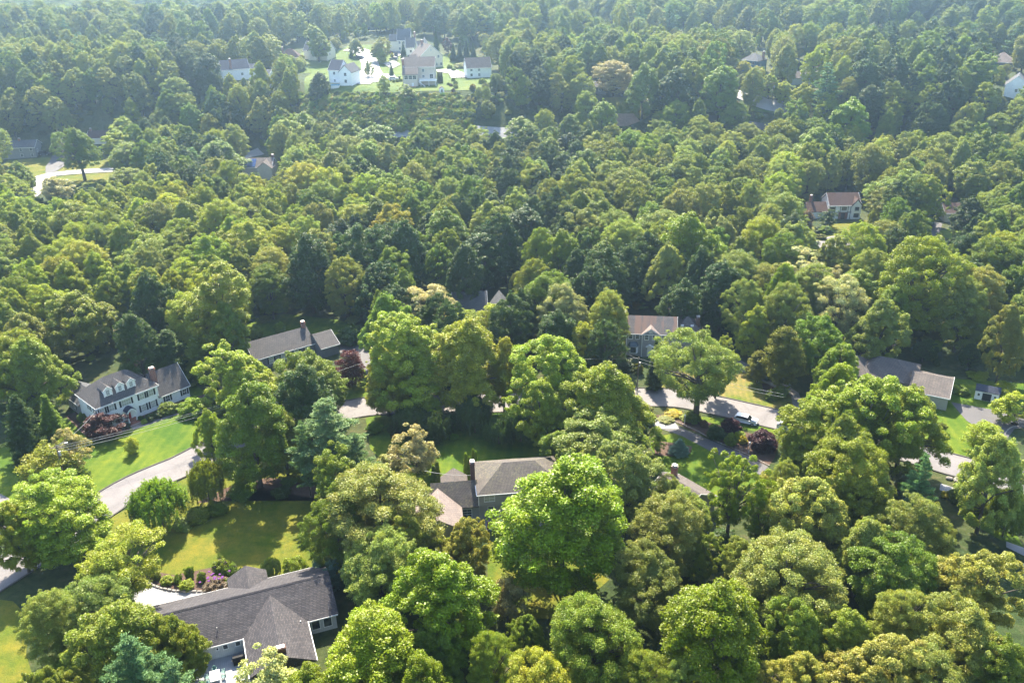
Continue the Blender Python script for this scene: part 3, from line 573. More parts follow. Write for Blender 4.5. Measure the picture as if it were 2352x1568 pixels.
chimney(h, -.35, 4.3, 0, 9.4, .75, .9, 'darkbrick')
# --- grey colonial with rusty roof
h, L = house('grey_colonial_house', 'grey two storey house with rust streaked roof, small front gable and white windows', zc(235,680,1840,900,6.533), zc(1200,715,1840,900,6.533), 5.5)
foot(h, 0, 18, 0, 12); h.location.z = .4
w_ = MB(); gwall(w_, .3, 11.7, .3, 8.3, -.4, 5.4, 7.9); w_.build('wall', M['w_grey'], h)
w_ = MB(); gwall(w_, 3.95, 7.8, .0, .5, -.4, 5.4, 6.4, 'y'); w_.build('wall', M['w_grey'], h)
w_ = MB(); w_.box(11.7, 17.5, 3.3, 10.5, -.4, 4.4); w_.build('wall', M['w_grey'], h)
rf = MB(); gable(rf, .3, 11.7, .3, 8.3, 5.5, 8.05, 'x', .35); rf.build('roof', M['sh_red'], h)
rf = MB(); gable(rf, 3.95, 7.8, -.15, 3.3, 5.5, 6.75, 'y', .35); rf.build('roof', M['sh_pink'], h)
rf = MB(); hip(rf, 11.75, 17.5, 3.3, 10.5, 4.5, 7.2, 2.9, .3); rf.build('roof', M['sh_taupe'], h)
for x in (12.9, 15.2):
    sk = MB(); sk.box(x, x+.7, 4.6, 5.3, 5.5, 5.95); sk.build('skylight', M['lampglass'], h)
tr = MB(); eave_trim(tr, .3, 11.7, .3, 8.3, 5.5, .35, .64, 'f'); rake_trim(tr, .02, .3, 8.3, 5.5, 8.05, .35, .64, -1); rake_trim(tr, 11.97, .3, 8.3, 5.5, 8.05, .35, .64, 1)
tr.prism([(3.6, 5.22), (5.87, 6.62), (8.15, 5.22), (8.15, 5.4), (5.87, 6.8), (3.6, 5.4)], 'y', -.42, -.37)
for x in (.32, 3.9, 7.85): tr.box(x-.05, x+.08, -.08 if x > 1 else .2, .0 if x > 1 else .3, -.3, 5.3)
tr.build('eaves_trim', M['trim'], h)
for x in (1.25, 2.85, 8.8, 10.4): window(h, x, 4.05, .78, 1.15, 'f', .3, grid=(1, 2), t=.13)
for x in (4.95, 6.7): window(h, x, 4.05, .78, 1.15, 'f', .0, grid=(1, 2), t=.13)
fl = MB(); fl.prism([(5.87 + .5*math.cos(a*math.pi/8), 5.72 + .4*math.sin(a*math.pi/8)) for a in range(9)], 'y', -.05, 0.0); fl.build('fanlight', M['trim'], h)
b_ = MB(); b_.prism([(.8, .3), (1.2, -.45), (2.7, -.45), (3.1, .3)], 'z', .5, 2.3); bw = b_.build('bay_window', M['trim'], h)
p_ = MB(); p_.box(1.3, 2.6, -.475, -.44, .75, 2.15); p_.build('pane', M['glass'], bw)
b_ = MB(); b_.add([(.65,.3,2.3),(1.1,-.6,2.3),(2.8,-.6,2.3),(3.25,.3,2.3),(1.1,.3,3.3),(2.8,.3,3.3),(1.35,.0,3.3),(2.55,.0,3.3)], [(0,3,2,1),(0,1,6,4),(1,2,7,6),(2,3,5,7),(4,6,7,5),(0,4,5,3)]); b_.build('bay_roof', M['copper'], bw)
dr = MB(); dr.box(5.2, 6.3, -.06, .0, -.2, 2.1); dr.build('door', M['trim'], h); pd = MB(); pd.prism([(4.8, 2.3), (5.75, 2.9), (6.7, 2.3)], 'y', -.6, 0); pd.build('door_pediment', M['trim'], h)
window(h, 9.6, .9, 1.6, 1.3, 'f', .3, grid=(2, 2)); chimney(h, -.25, 4.3, -.4, 8.9, .8, 1.4, 'brick'); chimney(h, 16.9, 6.2, 4.3, 7.4, .9, .8, 'darkbrick')
# --- dark grey ranch
A = zc(1840,890,0,683,2.296); B = zc(2165,798,0,683,2.296)
h, L = house('grey_ranch_house', 'dark grey single storey house with plain grey gable roof, behind a row of pale trees', A, B, 2.8)
foot(h, -3, 17, -4, 9)
w_ = MB(); gwall(w_, -2.9, 11.8, .35, 9, 0, 2.75, 5.3); w_.build('wall', M['w_darkgrey'], h); w_ = MB(); gwall(w_, 11.9, 16.5, -3, 5.2, 0, 2.5, 4.4); w_.build('wall', M['w_darkgrey'], h)
rf = MB(); gable(rf, -2.9, 11.8, .35, 9, 2.9, 5.4, 'x', .4); rf.build('roof', M['sh_grey'], h); rf = MB(); gable(rf, 12.1, 16.5, -3, 5.2, 2.65, 4.55, 'x', .4); rf.build('roof', M['sh_grey'], h)
tr = MB(); eave_trim(tr, -2.9, 11.8, .35, 9, 2.9, .4, .58, 'f'); rake_trim(tr, -3.2, .35, 9, 2.9, 5.4, .4, .58, -1); eave_trim(tr, 12.1, 16.5, -3, 5.2, 2.65, .4, .46, 'f'); rake_trim(tr, 16.75, -3, 5.2, 2.65, 4.55, .4, .46, 1); tr.build('eaves_trim', M['trim'], h)
for x in (1.0, 4.0, 7.2, 10): window(h, x, .8, 1.0, 1.4, 'f', .35, True, (1, 2), 'blind')
chimney(h, 11.3, 4.7, 3.5, 6.8, .9, .8)
# --- taupe ranch on the right, garage wing and hips
d_ = Vector((.876, -.482, 0)); 
h = empty('taupe_ranch_house', (82.5, 164.9, 0), math.atan2(d_.y, d_.x), 'long house with brown hipped roof and garage wing, half hidden by a huge round tree', 'house')
foot(h, -18, 9, 0, 13)
w_ = MB(); gwall(w_, .3, 8.0, .4, 10.4, 0, 2.9, 4.8); w_.box(-11.2, 1.0, 3.3, 13.6, 0, 2.9); w_.box(-16.5, -11.2, 2.5, 11, 0, 2.9); w_.build('wall', M['w_taupe'], h)
rf = MB(); gable(rf, .4, 8.0, .4, 10.4, 3.05, 4.95, 'x', .4); rf.build('roof', M['sh_taupe'], h)
rf = MB(); hip(rf, -11.2, 1.0, 3.3, 13.6, 3.05, 5.8, 4.9, .35); hip(rf, -16.5, -8, 2.5, 11, 3.0, 5.7, 4.2, .35); rf.build('roof', M['sh_taupe'], h)
tr = MB(); rake_trim(tr, 8.24, .4, 10.4, 3.05, 4.95, .4, .38, 1); eave_trim(tr, .4, 8, .4, 10.4, 3.05, .4, .38, 'f'); tr.build('eaves_trim', M['trim'], h)
chimney(h, -15.5, 6.8, 4, 7.2, .8, .8)
# --- shed
A = zc(2015,1115,2048,683,2.296); B = zc(2190,1150,2048,683,2.296)
a = bp(*A, 2.2); b = bp(*B, 2.2)
h = empty('garden_shed', (a.x, a.y, 0), math.atan2(b.y-a.y, b.x-a.x), 'small white garden shed with dark roof and open dark doorway', 'shed'); foot(h, 0, 4.5, 0, 3)
w_ = MB(); gwall(w_, .15, 4.65, .15, 2.75, 0, 2.1, 2.85); w_.build('wall', M['w_white'], h); rf = MB(); gable(rf, .15, 4.65, .15, 2.75, 2.2, 3.0, 'x', .2, .1); rf.build('roof', M['sh_dark'], h)
dr = MB(); dr.box(1.55, 3.25, .1, .155, .08, 1.75); dr.build('door', M['darkmetal'], h)
for x in (.85, 3.95): window(h, x, .95, .4, .55, 'f', .15, grid=(1, 1), t=.1)

# --- generic houses farther off
def far_house(name, label, A, B, eave, rise, depth, wall, roof, typ='gable', win=(), door=None, ch=None, wing=None, storeys=1, shut=False, base=0, inset=0.3, winp='glass'):
    h, L = house(name, label, A, B, eave)
    foot(h, 0, L, 0, depth); a, b = inset, L - inset
    w_ = MB(); ax = 'y' if typ == 'front' else 'x'; r = eave + rise
    gwall(w_, a, b, .3, depth, base-1.5, eave-.05, None if typ == 'hip' else r-.15, ax); w_.build('wall', M[wall], h)
    rf = MB()
    if typ == 'hip': hip(rf, a, b, .3, depth, eave, r, min(depth/2, L/2-.4), .3)
    else: gable(rf, a, b, .3, depth, eave+.08, r, ax, .35)
    rf.build('roof', M[roof], h)
    tr = MB()
    if typ != 'front':
        eave_trim(tr, a, b, .3, depth, eave+.08, .35, rise/(depth/2) if typ == 'gable' else .1, 'f', .16)
        if typ == 'gable':
            k = rise/(depth/2 - .15)
            rake_trim(tr, a-.27, .3, depth, eave+.08, r, .35, k, -1); rake_trim(tr, b+.21, .3, depth, eave+.08, r, .35, k, 1)
    else:
        m = L/2; k = rise/(m-a); e2 = eave+.08-k*.35
        tr.prism([(a-.35, e2-.04), (m, r-.04), (b+.35, e2-.04), (b+.35, e2+.2), (m, r+.22), (a-.35, e2+.2)], 'y', .0, .07)
    tr.build('eaves_trim', M['trim'], h)
    for s in range(storeys):
        for u in win: window(h, u*L, base + (eave-base)*(s+.42)/storeys, .95, 1.15, 'f', .3, shut, (2, 2), winp)
    window(h, depth*.35, base + (eave-base)*.5, .9, 1.1, 'l', a); window(h, depth*.35, base + (eave-base)*.5, .9, 1.1, 'r', b)
    if door is not None:
        d = MB(); d.box(door*L-.5, door*L+.5, .24, .3, base, base+2.1); d.build('door', M['redpaint' if wall == 'w_white' else 'beam'], h)
    if ch: chimney(h, ch[0]*L, ch[1]*depth, eave-.5, r + (ch[2] if len(ch) > 2 else 1.0), .9, .8, 'brick')
    if wing:
        x0, x1, y0, y1, e, rr, wx = wing; w_ = MB(); gwall(w_, x0, x1, y0, y1, base-1.5, e-.05, rr-.15, wx); w_.build('wall', M[wall], h)
        rf = MB(); gable(rf, x0, x1, y0, y1, e+.08, rr, wx, .3); rf.build('roof', M[roof], h); foot(h, x0, x1, y0, y1)
    return h, L
F1 = lambda x, y: (735 + x/5.689, 45.9 + y/5.689)
# half-timbered house
h, L = far_house('half_timbered_house', 'white house with dark timber beams and brown roof, framed by trees', (1905, 473), (1980, 472), 4.7, 3.0, 9, 'w_white', 'sh_brown', 'gable', (), wing=(-6.5, .3, 1.2, 8, 2.4, 4.6, 'x'))
bmz = MB()
for u in (.3, .2*L, .36*L, .6*L, .68*L, .8*L, L-.3): bmz.box(u-.09, u+.09, .22, .3, .1, 4.6)
for z in (2.35, 4.55): bmz.box(.3, L-.3, .21, .3, z-.09, z+.09)
bmz.prism([(.7*L, 4.65), (.72*L, 4.65), (.86*L, 6.6), (L, 4.65), (L+.1, 4.9), (.86*L, 6.95), (.68*L, 4.9)], 'y', -.1, .0); bmz.build('timber_beams', M['beam'], h)
gg = MB(); gwall(gg, .71*L, L-.1, -.05, 3, 0, 4.7, 6.6, 'y'); gg.build('wall', M['w_white'], h); rr_ = MB(); gable(rr_, .71*L, L-.1, -.1, 4.3, 4.75, 6.9, 'y', .3); rr_.build('roof', M['sh_brown'], h)
for u in (.12, .48): window(h, u*L, 3.0, 1.5, 1.1, 'f', .3, frame='beam')
window(h, .86*L, 3.0, 1.2, 1.1, 'f', -.05, frame='beam'); window(h, .1*L, .8, 1.5, 1.1, 'f', .3, frame='beam'); window(h, .86*L, .8, 1.5, 1.1, 'f', -.05, frame='beam')
e_ = MB(); e_.box(.32*L, .6*L, .18, .29, 0, 2.2); e_.build('brick_entrance', M['brick'], h); e_ = MB(); e_.box(.4*L, .52*L, .1, .17, 0, 2.1); e_.build('door', M['beam'], h)
chimney(h, -4.6, 5.5, 3, 6.6, .8, .8)
far_house('cream_cottage', 'cream gable fronted cottage with red shutters, at the end of a dark drive', (2171, 490.5), (2217, 490.5), 3.0, 2.2, 8, 'w_cream', 'sh_brown', 'gable', (.35,), storeys=1)
far_house('cream_cottage', 'cream cottage mostly hidden behind the dark round tree at the edge', (2300, 496), (2350, 494), 3.0, 2.2, 8, 'w_cream', 'sh_pink', 'gable', (.3, .7))
far_house('split_level_house', 'grey split level house with white shuttered windows, beside a parked dark car', (-28, 343), (79.6, 337), 4.9, 2.3, 8.5, 'w_grey', 'sh_slate', 'gable', (.3, .68, .9), storeys=2, ch=(.62, .5, .9))
far_house('cream_ranch_house', 'cream single storey house with brown roof, behind a lone tree', (196, 319), (262, 316), 2.9, 2.4, 9, 'w_cream', 'sh_brown', 'gable', (.15, .55), door=.75, ch=(.1, .5, 1.1))
h, L = far_house('solar_panel_house', 'beige house with blue solar panels on its brown roof', (552.6, 386), (624.8, 385), 4.6, 2.7, 9, 'w_beige', 'sh_taupe', 'gable', (.8, .9), storeys=2, wing=(6.8, 12.6, -1.5, 4.5, 4.6, 7.0, 'y'), ch=(.95, .6, 1.0))
for i in range(2):
    s_p = MB(); k = 2.7/4.35
    for (x0, x1) in ((.6+i*2.6, 3.1+i*2.6),): s_p.add([(x0,.3,4.95),(x1,.3,4.95),(x1,3.9,4.95+3.6*k),(x0,3.9,4.95+3.6*k),(x0,.3,5.03),(x1,.3,5.03),(x1,3.9,5.03+3.6*k),(x0,3.9,5.03+3.6*k)], [(0,3,2,1),(4,5,6,7),(0,1,5,4),(1,2,6,5),(2,3,7,6),(3,0,4,7)])
    s_p.build('solar_panel', M['solar'], h)
far_house('slate_roof_house', 'house with slate grey roof peaks showing over the pale trees', (1040, 717), (1122, 713), 3.0, 3.4, 9, 'w_grey', 'sh_slate', 'gable', (.3, .6), wing=(10, 14.5, -1, 5, 3.2, 6.2, 'y'))
far_house('brown_roof_house', 'house sunk in trees with only its brown roof and chimney showing', (1478, 1134), (1566, 1188), 3.0, 2.4, 9, 'w_grey', 'sh_taupe', 'gable', (.3, .6), ch=(.1, .75, .9))
far_house('dark_roof_house', 'pale house with dark roof and white edge, deep among the right hand trees', (1905, 603), (1950, 600), 4.2, 2.4, 8, 'w_palegrey', 'sh_charcoal', 'gable', (.3, .7), storeys=2)
far_house('corner_roof_house', 'house at the picture edge showing only a strip of grey roof', (2349, 1302), (2430, 1336), 2.8, 2.2, 8, 'w_grey', 'sh_slate', 'gable', (.5,))
# cul-de-sac houses on the hill
h, L = far_house('beige_deck_house', 'large beige house with brown roof, sunroom and white raised deck', F1(1085, 612), F1(1502, 605), 8.3, 3.6, 10, 'w_beige', 'sh_taupe', 'gable', (), ch=None)
h.location.z -= .3
bw_ = MB(); bw_.box(0, .46*L, -3.4, .3, -1, 5.6); bw_.build('sunroom_wall', M['w_beige'], h); bw_ = MB(); bw_.add([(-.3,-3.8,5.5),(.46*L+.3,-3.8,5.5),(.46*L+.3,.35,8.35),(-.3,.35,8.35),(-.3,-3.8,5.7),(.46*L+.3,-3.8,5.7),(.46*L+.3,.35,8.55),(-.3,.35,8.55)], [(0,3,2,1),(4,5,6,7),(0,1,5,4),(1,2,6,5),(2,3,7,6),(3,0,4,7)]); bw_.build('sunroom_roof', M['sh_taupe'], h)
for u in (.1, .23, .36): window(h, u*L, 3.6, 1.5, 1.6, 'f', -3.4, grid=(2, 2))
dr = MB(); dr.box(.3*L-.5, .3*L+.5, -3.48, -3.4, -.1, 2.0); dr.build('door', M['trim'], h)
for u, z, ww, hh in ((.62, 6.2, .95, 1.2), (.62, 3.6, 1.0, 1.1), (.87, 3.2, 1.5, 1.9)): window(h, u*L, z, ww, hh, 'f', .3)
dk = MB(); dk.box(.5*L, L+.6, -3.2, .28, 2.6, 2.85); dk.box(.5*L, L+.6, -3.25, -3.18, 3.75, 3.85)
for i in range(24): x = .5*L + (.5*L+.6)*i/23; dk.box(x-.05, x+.05, -3.24, -3.19, 2.85, 3.75)
for x in (.55*L, .8*L, L+.3): dk.box(x-.12, x+.12, -3.1, -2.86, -.5, 2.6)
dk.build('deck', M['trim'], h)
sx_ = MB(); 
for i in range(12): sx_.box(.46*L + .3 + i*.3, .46*L + .65 + i*.3, -4.6, -3.5, 2.5 - i*.23, 2.65 - i*.23)
sx_.build('deck_stairs', M['trim'], h)
bx_ = MB(); bx_.box(.1*L, .4*L, -5.4, -3.9, -.3, .6); bx_.build('raised_planter', M['wood'], h)
chimney(h, -.1, 1.5, -.5, 11.6, 1.0, 1.3, 'brick')
for u in (2.5, 6.0):
    g_ = MB(); g_.box(-.02, .22, u, u+2.6, .1, 2.3); g_.build('garage_door', M['trim'], h)
window(h, 3, 5.6, 1.0, 1.1, 'l', .3)
h, L = far_house('cream_gable_house', 'tall cream house with steep front gable, behind the beige deck house', F1(1300, 492), F1(1612, 462), 5.6, 5.4, 11, 'w_cream', 'sh_taupe', 'front', ())
for u, z in ((.48, 4.4), (.8, 4.6), (.7, .9), (.9, .9)): window(h, u*L, z, 1.0, 1.2, 'f', .3)
window(h, .5*L, 8.2, .4, .9, 'f', .3); wg = MB(); wg.box(-3.2, .3, 2, 8, -.5, 4.2); wg.build('wall', M['w_cream'], h); wg = MB(); gable(wg, -3.4, .3, 2, 8, 4.2, 6.4, 'x'); wg.build('roof', M['sh_taupe'], h); chimney(h, .45*L, 9.5, 8, 12.4, .8, .8)
far_house('grey_roof_house', 'cream house with big grey roof, farthest of the cluster at the street end', F1(1000, 268), F1(1180, 266), 6.2, 5.2, 10, 'w_cream', 'sh_slate', 'gable', (.2, .5), storeys=2, wing=(-4.2, .3, 1, 7, 5.8, 8.8, 'x'))
far_house('white_dormer_house', 'white house with grey roof and small tower, between two cream houses', F1(1115, 366), F1(1250, 362), 4.2, 4.4, 9, 'w_white', 'sh_slate', 'gable', (.5,), wing=(8.2, 12, -1, 6, 5.2, 8.6, 'y'), ch=(.9, .9, 2.4))
far_house('grey_gable_house', 'narrow house with stacked grey gables, behind the tall cream house', F1(1295, 410), F1(1400, 400), 5.0, 4.4, 9, 'w_cream', 'sh_taupe', 'gable', (.5,))
h, L = far_house('white_dark_roof_house', 'white house with almost black roof and balcony, left of the street', F1(95, 655), F1(258, 655), 6.8, 3.8, 9, 'w_white', 'sh_dark', 'gable', (.5,), storeys=2)
wl = MB(); gwall(wl, L-.3, L+5.9, -.6, 8, -2, 6.2, 9.0, 'y'); wl.build('wall', M['w_white'], h); wl = MB(); gable(wl, L-.2, L+5.9, -.6, 8.2, 6.3, 9.2, 'y'); wl.build('roof', M['sh_slate'], h)
for z in (1.6, 4.6): window(h, L+2.9, z, 1.2, 1.3, 'f', -.6)
bl = MB(); bl.box(.2*L, .95*L, -2, .28, 1.5, 1.7); bl.box(.2*L, .95*L, -2.05, -1.98, 2.6, 2.68)
for i in range(16): x = .2*L + .75*L*i/15; bl.box(x-.04, x+.04, -2.04, -1.99, 1.7, 2.6)
bl.build('balcony', M['trim'], h)
far_house('navy_roof_house', 'white house with long navy roof and brick chimney, left of the cul-de-sac woods', (508, 163), (575, 157), 5.0, 3.8, 9, 'w_white', 'sh_dark', 'gable', (.3, .7), ch=(.35, .1, 1.0), wing=(12.8, 19, 1.5, 7.5, 4.2, 6.2, 'x'))
far_house('hidden_white_house', 'white house glimpsed through a leafy tree beyond the navy roof', (592, 176), (618, 178), 4.6, 2.4, 8, 'w_white', 'sh_slate', 'gable', (.5,), storeys=2)
far_house('brown_hip_house', 'house with brown pyramid roof beside a grey roofed one, far left of the street', (640, 135), (690, 133), 3.6, 4.2, 9, 'w_beige', 'sh_brown', 'hip', (.5,), ch=(.15, .8, .3))
far_house('grey_peaks_house', 'cream house with several small grey roof peaks, upper left of the street', (695, 116), (751, 120), 4.6, 4.2, 9, 'w_cream', 'sh_slate', 'gable', (.3, .7), wing=(4, 9, -1.2, 5, 4.6, 7.4, 'y'))
far_house('brown_roof_pair_house', 'white house with two brown roofs beside a fenced drive', (1071, 158), (1130, 155), 4.6, 4.0, 9, 'w_white', 'sh_taupe', 'gable', (.2, .5), storeys=2)
far_house('tree_hidden_house', 'low grey house with porch under a pale round tree', (1362, 200), (1394, 203), 3.0, 1.6, 7, 'w_darkgrey', 'sh_charcoal', 'gable', (.5,))
far_house('blue_house', 'blue two storey house with grey hipped roof', (1701, 138), (1742, 142), 5.4, 3.0, 9, 'w_blue', 'sh_slate', 'hip', (.3, .7), storeys=2, ch=(.9, .7, .6))
far_house('pale_blue_house', 'pale blue house with brown roof and low garage, behind yellow trees', (1838, 170), (1882, 172), 5.0, 2.6, 8, 'w_lightblue', 'sh_taupe', 'gable', (.4, .75), storeys=2, wing=(-6, .3, 1, 7, 3.0, 5.2, 'x'), ch=(.9, .6, .9))
far_house('pink_roof_house', 'house with pinkish roof high among the far trees', (2060, 90), (2122, 88), 3.0, 3.4, 9, 'w_beige', 'sh_pink', 'gable', (.5,), ch=(.05, .5, 1.0))
far_house('grey_hip_house', 'house with grey hipped roof near the right edge', (2272, 143), (2330, 146), 3.4, 4.0, 10, 'w_darkgrey', 'sh_pink', 'hip', (.3, .7), ch=(.05, .6, .4))
far_house('white_gable_house', 'bright white house with steep gable at the right edge', (2308, 196), (2362, 212), 4.4, 4.0, 9, 'w_white', 'sh_slate', 'front', (.5,))
far_house('buried_grey_house', 'house with only a grey roof tip above the trees, below the shrubby slope', (808, 317), (838, 317), 3.2, 3.0, 8, 'w_grey', 'sh_slate', 'hip', (.5,))
far_house('buried_brown_house', 'house with a flat brown roof edge showing between two green trees', (1110, 330), (1150, 327), 3.2, 2.2, 9, 'w_grey', 'sh_taupe', 'gable', (.5,))
# ------------------------------------------------------------------ cars, poles, furniture and other small things
def car(label, px, py, rz, paint, dz=0.0, kind='suv', cat='car', name='parked_car'):
    p = bp(px, py, 0); r = empty(name, (p.x, p.y, T(p.x, p.y) + dz), rz, label, cat); L = 4.7; W = 1.85; hz = 1.62 if kind == 'suv' else 1.42
    sec = [(-2.35, .35), (-2.33, .95), (-2.15, 1.05), (1.0, 1.02), (1.95, .93), (2.3, .75), (2.35, .4), (1.95, .28), (-2.0, .28)] if kind != 'suv' else [(-2.35, .4), (-2.35, 1.05), (-2.2, 1.12), (.95, 1.1), (2.0, 1.0), (2.32, .8), (2.36, .42), (1.95, .3), (-2.0, .3)]
    b = MB(); n = len(sec); ys = [(-W/2+.08, .96), (-W/2, 1.0), (W/2, 1.0), (W/2-.08, .96)]
    vs = [(x*k, y, .3 + (z-.3)*k) for y, k in ys for x, z in sec]; fs = [(j*n+i, j*n+(i+1) % n, (j+1)*n+(i+1) % n, (j+1)*n+i) for j in range(3) for i in range(n)] + [tuple(range(n))[::-1], tuple(range(3*n, 4*n))]
    b.add(vs, fs); b.build('body', M[paint], r, True)
    zt = hz; gh = [(-2.1, 1.05), (-1.75, zt-.06), (-.2, zt), (.25, zt-.03), (1.15, 1.03)]; g = MB(); m = len(gh)
    vs = []; 
    for s in (-1, 1):
        for x, z in gh: vs.append((x, s*(W/2-.1 - (z-1.03)*.2), z))
    g.add(vs, [tuple(range(m))[::-1], tuple(range(m, 2*m))] + [(i, (i+1) % m, m+(i+1) % m, m+i) for i in range(m)]); g.build('windows', M['carglass'], r)
    t = MB(); t.add([(-2.0, -.74, zt-.09), (-.2, -.76, zt-.01), (.42, -.74, zt-.06), (.42, .74, zt-.06), (-.2, .76, zt-.01), (-2.0, .74, zt-.09), (-1.95, -.7, zt+.01), (-.2, -.7, zt+.05), (.36, -.68, zt+.0), (.36, .68, zt+.0), (-.2, .7, zt+.05), (-1.95, .7, zt+.01)],
        [(0,5,4,3,2,1), (6,7,10,11), (7,8,9,10), (0,1,7,6), (1,2,8,7), (2,3,9,8), (3,4,10,9), (4,5,11,10), (5,0,6,11)]); t.build('roof', M[paint], r)
    for x in (-1.45, 1.45):
        for s in (-1, 1):
            wq = MB(); wq.tube((x, s*(W/2-.2), .33), (x, s*(W/2+.01), .33), .33, .33, 14); wl = wq.build('wheel', M['tyre'], r)
            wq = MB(); wq.tube((x, s*(W/2), .33), (x, s*(W/2+.03), .33), .2, .2, 10); wq.build('rim', M['metal'], wl)
    for s in (-1, 1):
        q = MB(); q.box(2.15, 2.36, s*.62-.2, s*.62+.2, .72, .86); q.build('headlight', M['lampglass'], r)
        q = MB(); q.box(-2.37, -2.25, s*.66-.16, s*.66+.16, .8, .98); q.build('tail_light', M['redpaint'], r)
        q = MB(); q.box(.75, .95, s*(W/2+.06)-.1, s*(W/2+.06)+.1, 1.0, 1.13); q.build('mirror', M[paint], r)
    return r
R = math.radians
car('white car with black sunroof parked on the curving road', 1713, 970, R(-28), 'carwhite')
sr = MB(); 
car('second white car, its nose just showing beside the large round tree', 1812, 986, R(-25), 'carwhite')
car('dark car parked beside the grey split level house', 103, 356, R(0), 'cardark', .05)
car('white car outside the garages of the beige deck house', F1(962, 795)[0], F1(962, 795)[1], R(10), 'carwhite', .3)
car('black car outside the cream houses, hood towards the street', F1(993, 470)[0], F1(993, 470)[1], R(100), 'cardark', .3)
car('silver car behind the dark conical tree of the beige house', F1(965, 535)[0], F1(965, 535)[1], R(160), 'carsilver', .3)
car('dark low car at the kerb of the cul-de-sac', F1(512, 515)[0], F1(512, 515)[1], R(130), 'cardark', .3, 'sedan')
car('white car in the shaded drive beside the yellow lawn', 1426, 208, R(-20), 'carwhite', .4)
car('dark sedan under the pale round tree, next to the white car', 1440, 217, R(150), 'cardark', .4, 'sedan')

def pole(label, px, py, h, arms=1, lamp=False, lean=0.0, w=.14):
    p = bp(px, py, 0); r = empty('utility_pole', (p.x, p.y, T(p.x, p.y)), 0.3, label, 'utility pole', 'wooden utility poles')
    b = MB(); b.tube((0, 0, -1), (lean, 0, h), w, w*.7, 8); b.build('post', M['pole'], r)
    for i in range(arms):
        a = MB(); a.box(lean-1.1, lean+1.1, -.06, .06, h-.5-i*.8, h-.38-i*.8)
        for x in (-1, -.5, .5, 1): a.tube((lean+x, 0, h-.38-i*.8), (lean+x, 0, h-.2-i*.8), .05)
        a.build('crossarm', M['pole'], r)
    if lamp:
        a = MB(); a.path([(lean, 0, h-.1), (lean+.8, .1, h+.1), (lean+1.6, .2, h+.1)], .04); a.box(lean+1.4, lean+2.0, .08, .32, h+.02, h+.16); a.build('street_lamp', M['metal'], r)
    t = MB(); t.tube((lean+.3, 0, h-2.2), (lean+.3, 0, h-1.3), .2, .2, 8); t.build('transformer', M['metal'], r)
    return Vector((p.x + lean, p.y, T(p.x, p.y) + h - .3))
P1 = pole('wooden utility pole with street lamp beside the pale tree at the curving road', 153, 1112, 8.5, 1, True)
P2 = pole('wooden utility pole in front of the grey colonial house', 1463, 905, 9, 0)
P3 = pole('wooden utility pole between the yellow trees by the far road', 1772, 246, 10, 1)
P4 = pole('wooden utility pole at the drive of the grey split level house', 151, 374, 9, 1)
P5 = pole('thin utility pole at the right, near the shaded street', 1581, 283, 8, 1)
P6 = pole('wooden utility pole at the far end of the cul-de-sac street', F1(247, 370)[0], F1(247, 370)[1], 8, 1)
def wire(label, pts, r=.025, sag=.6, name='overhead_cable'):
    b = MB()
    for p, q in zip(pts[:-1], pts[1:]):
        p = Vector(p); q = Vector(q); pr = None
        for i in range(9):
            t = i/8; v = p.lerp(q, t); v.z -= sag*4*t*(1-t)
            if pr is not None: b.tube(pr, v, r, r, 4, False)
            pr = v
    tag(b.build(name, M['wire']), label, 'cable')
Q = bp(600, 900, 7.5); wire('upper overhead cable crossing the white colonial lawn', [P1, Q])
wire('lower overhead cable crossing the white colonial lawn', [P1 - Vector((0, 0, 1.1)), Q - Vector((.0, 0, 1.2))])
wire('middle overhead cable over the white colonial lawn', [P1 - Vector((0, 0, .5)), Q - Vector((0, 0, .4))])
wire('service cable rising from the utility pole to the white colonial eave', [P1 + Vector((0, .3, 0)), wpt(HOUSE1, 0, -.1, 5.3)], .03)
wire('overhead cable passing the red leaved tree', [Q, bp(880, 815, 7.5), P2], .025)
wire('upper cable running right from the grey colonial pole', [P2, bp(1800, 905, 8)], .025)
wire('lower cable running right from the grey colonial pole', [P2 - Vector((0, 0, .8)), bp(1800, 912, 7)], .025)
wire('service cable from the pole to the grey colonial corner', [P2, bp(1432, 800, 5.2)], .02)
wire('cable from the trees to the mossy house chimney', [bp(975, 1081, 5.5), wpt(HOUSE3, -.4, 4.0, 7.0)], .03, .3)
wire('twin cables over the far road beside the yellow trees', [P3, bp(1706, 208, 8), ], .04)
wire('cable over the far road above the shaded verge', [P3 - Vector((0, 0, 1.2)), bp(1706, 214, 7)], .04)
wire('cable leading from the split level house pole', [P4, bp(200, 378, 5)], .035)

